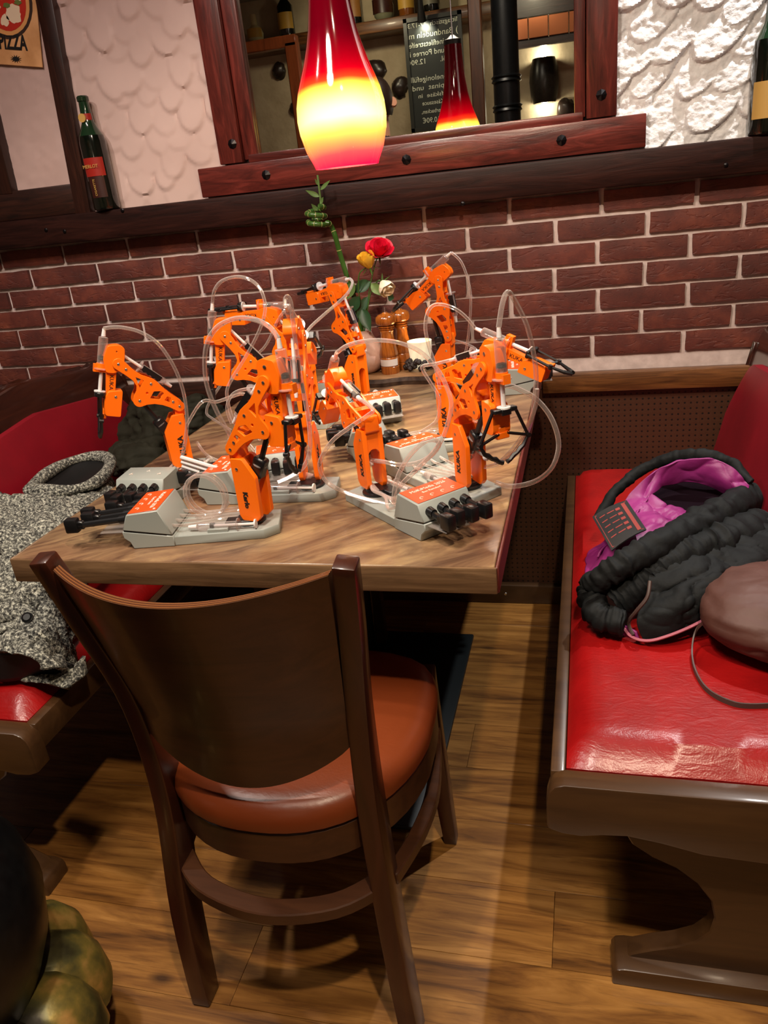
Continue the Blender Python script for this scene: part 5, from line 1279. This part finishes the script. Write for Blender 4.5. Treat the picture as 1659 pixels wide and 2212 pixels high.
ed = [(0, 1), (1, 2), (2, 3), (3, 4), (4, 5), (3, 6), (6, 7), (7, 8), (3, 9), (9, 10), (10, 11), (0, 12), (12, 13), (13, 14), (14, 15), (0, 16), (16, 17), (17, 18), (18, 19)]
bpy.context.view_layer.update()
def body_mesh(name, pts, edges, mt, par):
    bm = bmesh.new(); lay = bm.verts.layers.skin.verify(); vs = []
    for i, p in enumerate(pts):
        v = bm.verts.new(p[0]); v[lay].radius = (p[1], p[1] if len(p) < 3 else p[2]); v[lay].use_root = (i == 0); vs.append(v)
    for a, b in edges: bm.edges.new((vs[a], vs[b]))
    me = bpy.data.meshes.new(name); bm.to_mesh(me); bm.free(); o = put(name, me, mt, par)
    o.modifiers.new('skin', 'SKIN').use_smooth_shade = True; s = o.modifiers.new('sub', 'SUBSURF'); s.levels = 2; s.render_levels = 2; return o
skin_m = flat('skin', (196, 140, 112), .5)
body_mesh('body', body, ed, flat('dark_jacket', (28, 28, 38), .7), ps)
hc = Q(0, -.01, .80)
m = MB(); P = []
for i in range(32):
    a = 2*pi*i/32; row = []
    for j in range(21):
        b = pi*(j/20-.5); x, y, z = cos(a)*cos(b), sin(a)*cos(b), sin(b)
        f = 1-.22*max(0, -z)*(1 if y < 0 else .6)
        yy = y*.098*f-(.012 if (y < -.8 and -.35 < z < .15) else 0); row.append(hc+V((x*.078*f, yy, z*.118)))
    P.append(row)
m.grid(P, True); m.cyl(Q(0, 0, .58), Q(0, -.005, .74), .056, .052, 20)
for s_ in (-1, 1):
    m.lathe_axis(hc+V((s_*.076, 0, -.01)), hc+V((s_*.088, .012, -.005)), [(0, .018), (.5, .030), (1, .024)], 14)
m.lathe_axis(hc+V((0, -.088, .01)), hc+V((0, -.118, -.03)), [(0, .008), (1, .014)], 10)
bmesh.ops.remove_doubles(m.bm, verts=m.bm.verts, dist=1e-5); hd = put('head', m, skin_m, ps)
for s_ in (-1, 1): put('eye', MB().lathe_axis(hc+V((s_*.032, -.080, .01)), hc+V((s_*.032, -.096, .01)), [(0, .012), (.6, .010), (1, .004)], 12), flat('eye', (40, 30, 26), .2), hd)
put('mouth', MB().tube(smooth_path([hc+V((-.022, -.082, -.058)), hc+V((0, -.094, -.056)), hc+V((.022, -.082, -.058))], 4), .004, 6), flat('lips', (150, 84, 76), .5), hd)
P = []
for i in range(32):
    a = 2*pi*i/32; row = []
    for j in range(15):
        lo_ = -.55 if sin(a) > -.3 else .35
        z = lo_+(1-lo_)*j/14; b = math.asin(max(-1, min(1, z))); x, y = cos(a)*cos(b), sin(a)*cos(b); row.append(hc+V((x*.086, y*.107+.003, z*.128)))
    P.append(row)
m = MB().grid(P, True); put('hair', m, flat('dark_hair', (36, 22, 16), .45, bmp=.6, nscale=140), ps)
for s_ in (-1, 1):
    hd0 = Q(s_*.17, -.27, .19); m = MB(); m.box(hd0+V((0, -.045, 0)), (.075, .085, .026), None, .010, 2)
    for k, L in enumerate((.062, .074, .080, .070)):
        x0_ = -.028+.019*k; m.tube([hd0+V((x0_, -.085, 0)), hd0+V((x0_, -.085-L*.5, .002)), hd0+V((x0_, -.085-L, -.012))], [.0085, .008, .0065], 8)
    m.tube([hd0+V((-s_*.035, -.02, 0)), hd0+V((-s_*.055, -.05, 0)), hd0+V((-s_*.056, -.085, -.006))], [.011, .009, .0075], 8)
    put('hand', m, skin_m, ps)
sb = thing('stool', (hx, hy, 0), 'dark wooden stool under the seated person in the mirror', 'stool')
put('stool_seat', MB().box((hx, hy-.05, seatz-.03), (.42, .42, .05)).bevel(.01, 2), 'dark_wood', sb)
for sx in (-.17, .17):
    for sy in (-.22, .12): put('leg', MB().box((hx+sx, hy+sy, (seatz-.05)/2), (.04, .04, seatz-.05)), 'dark_wood_z', sb)
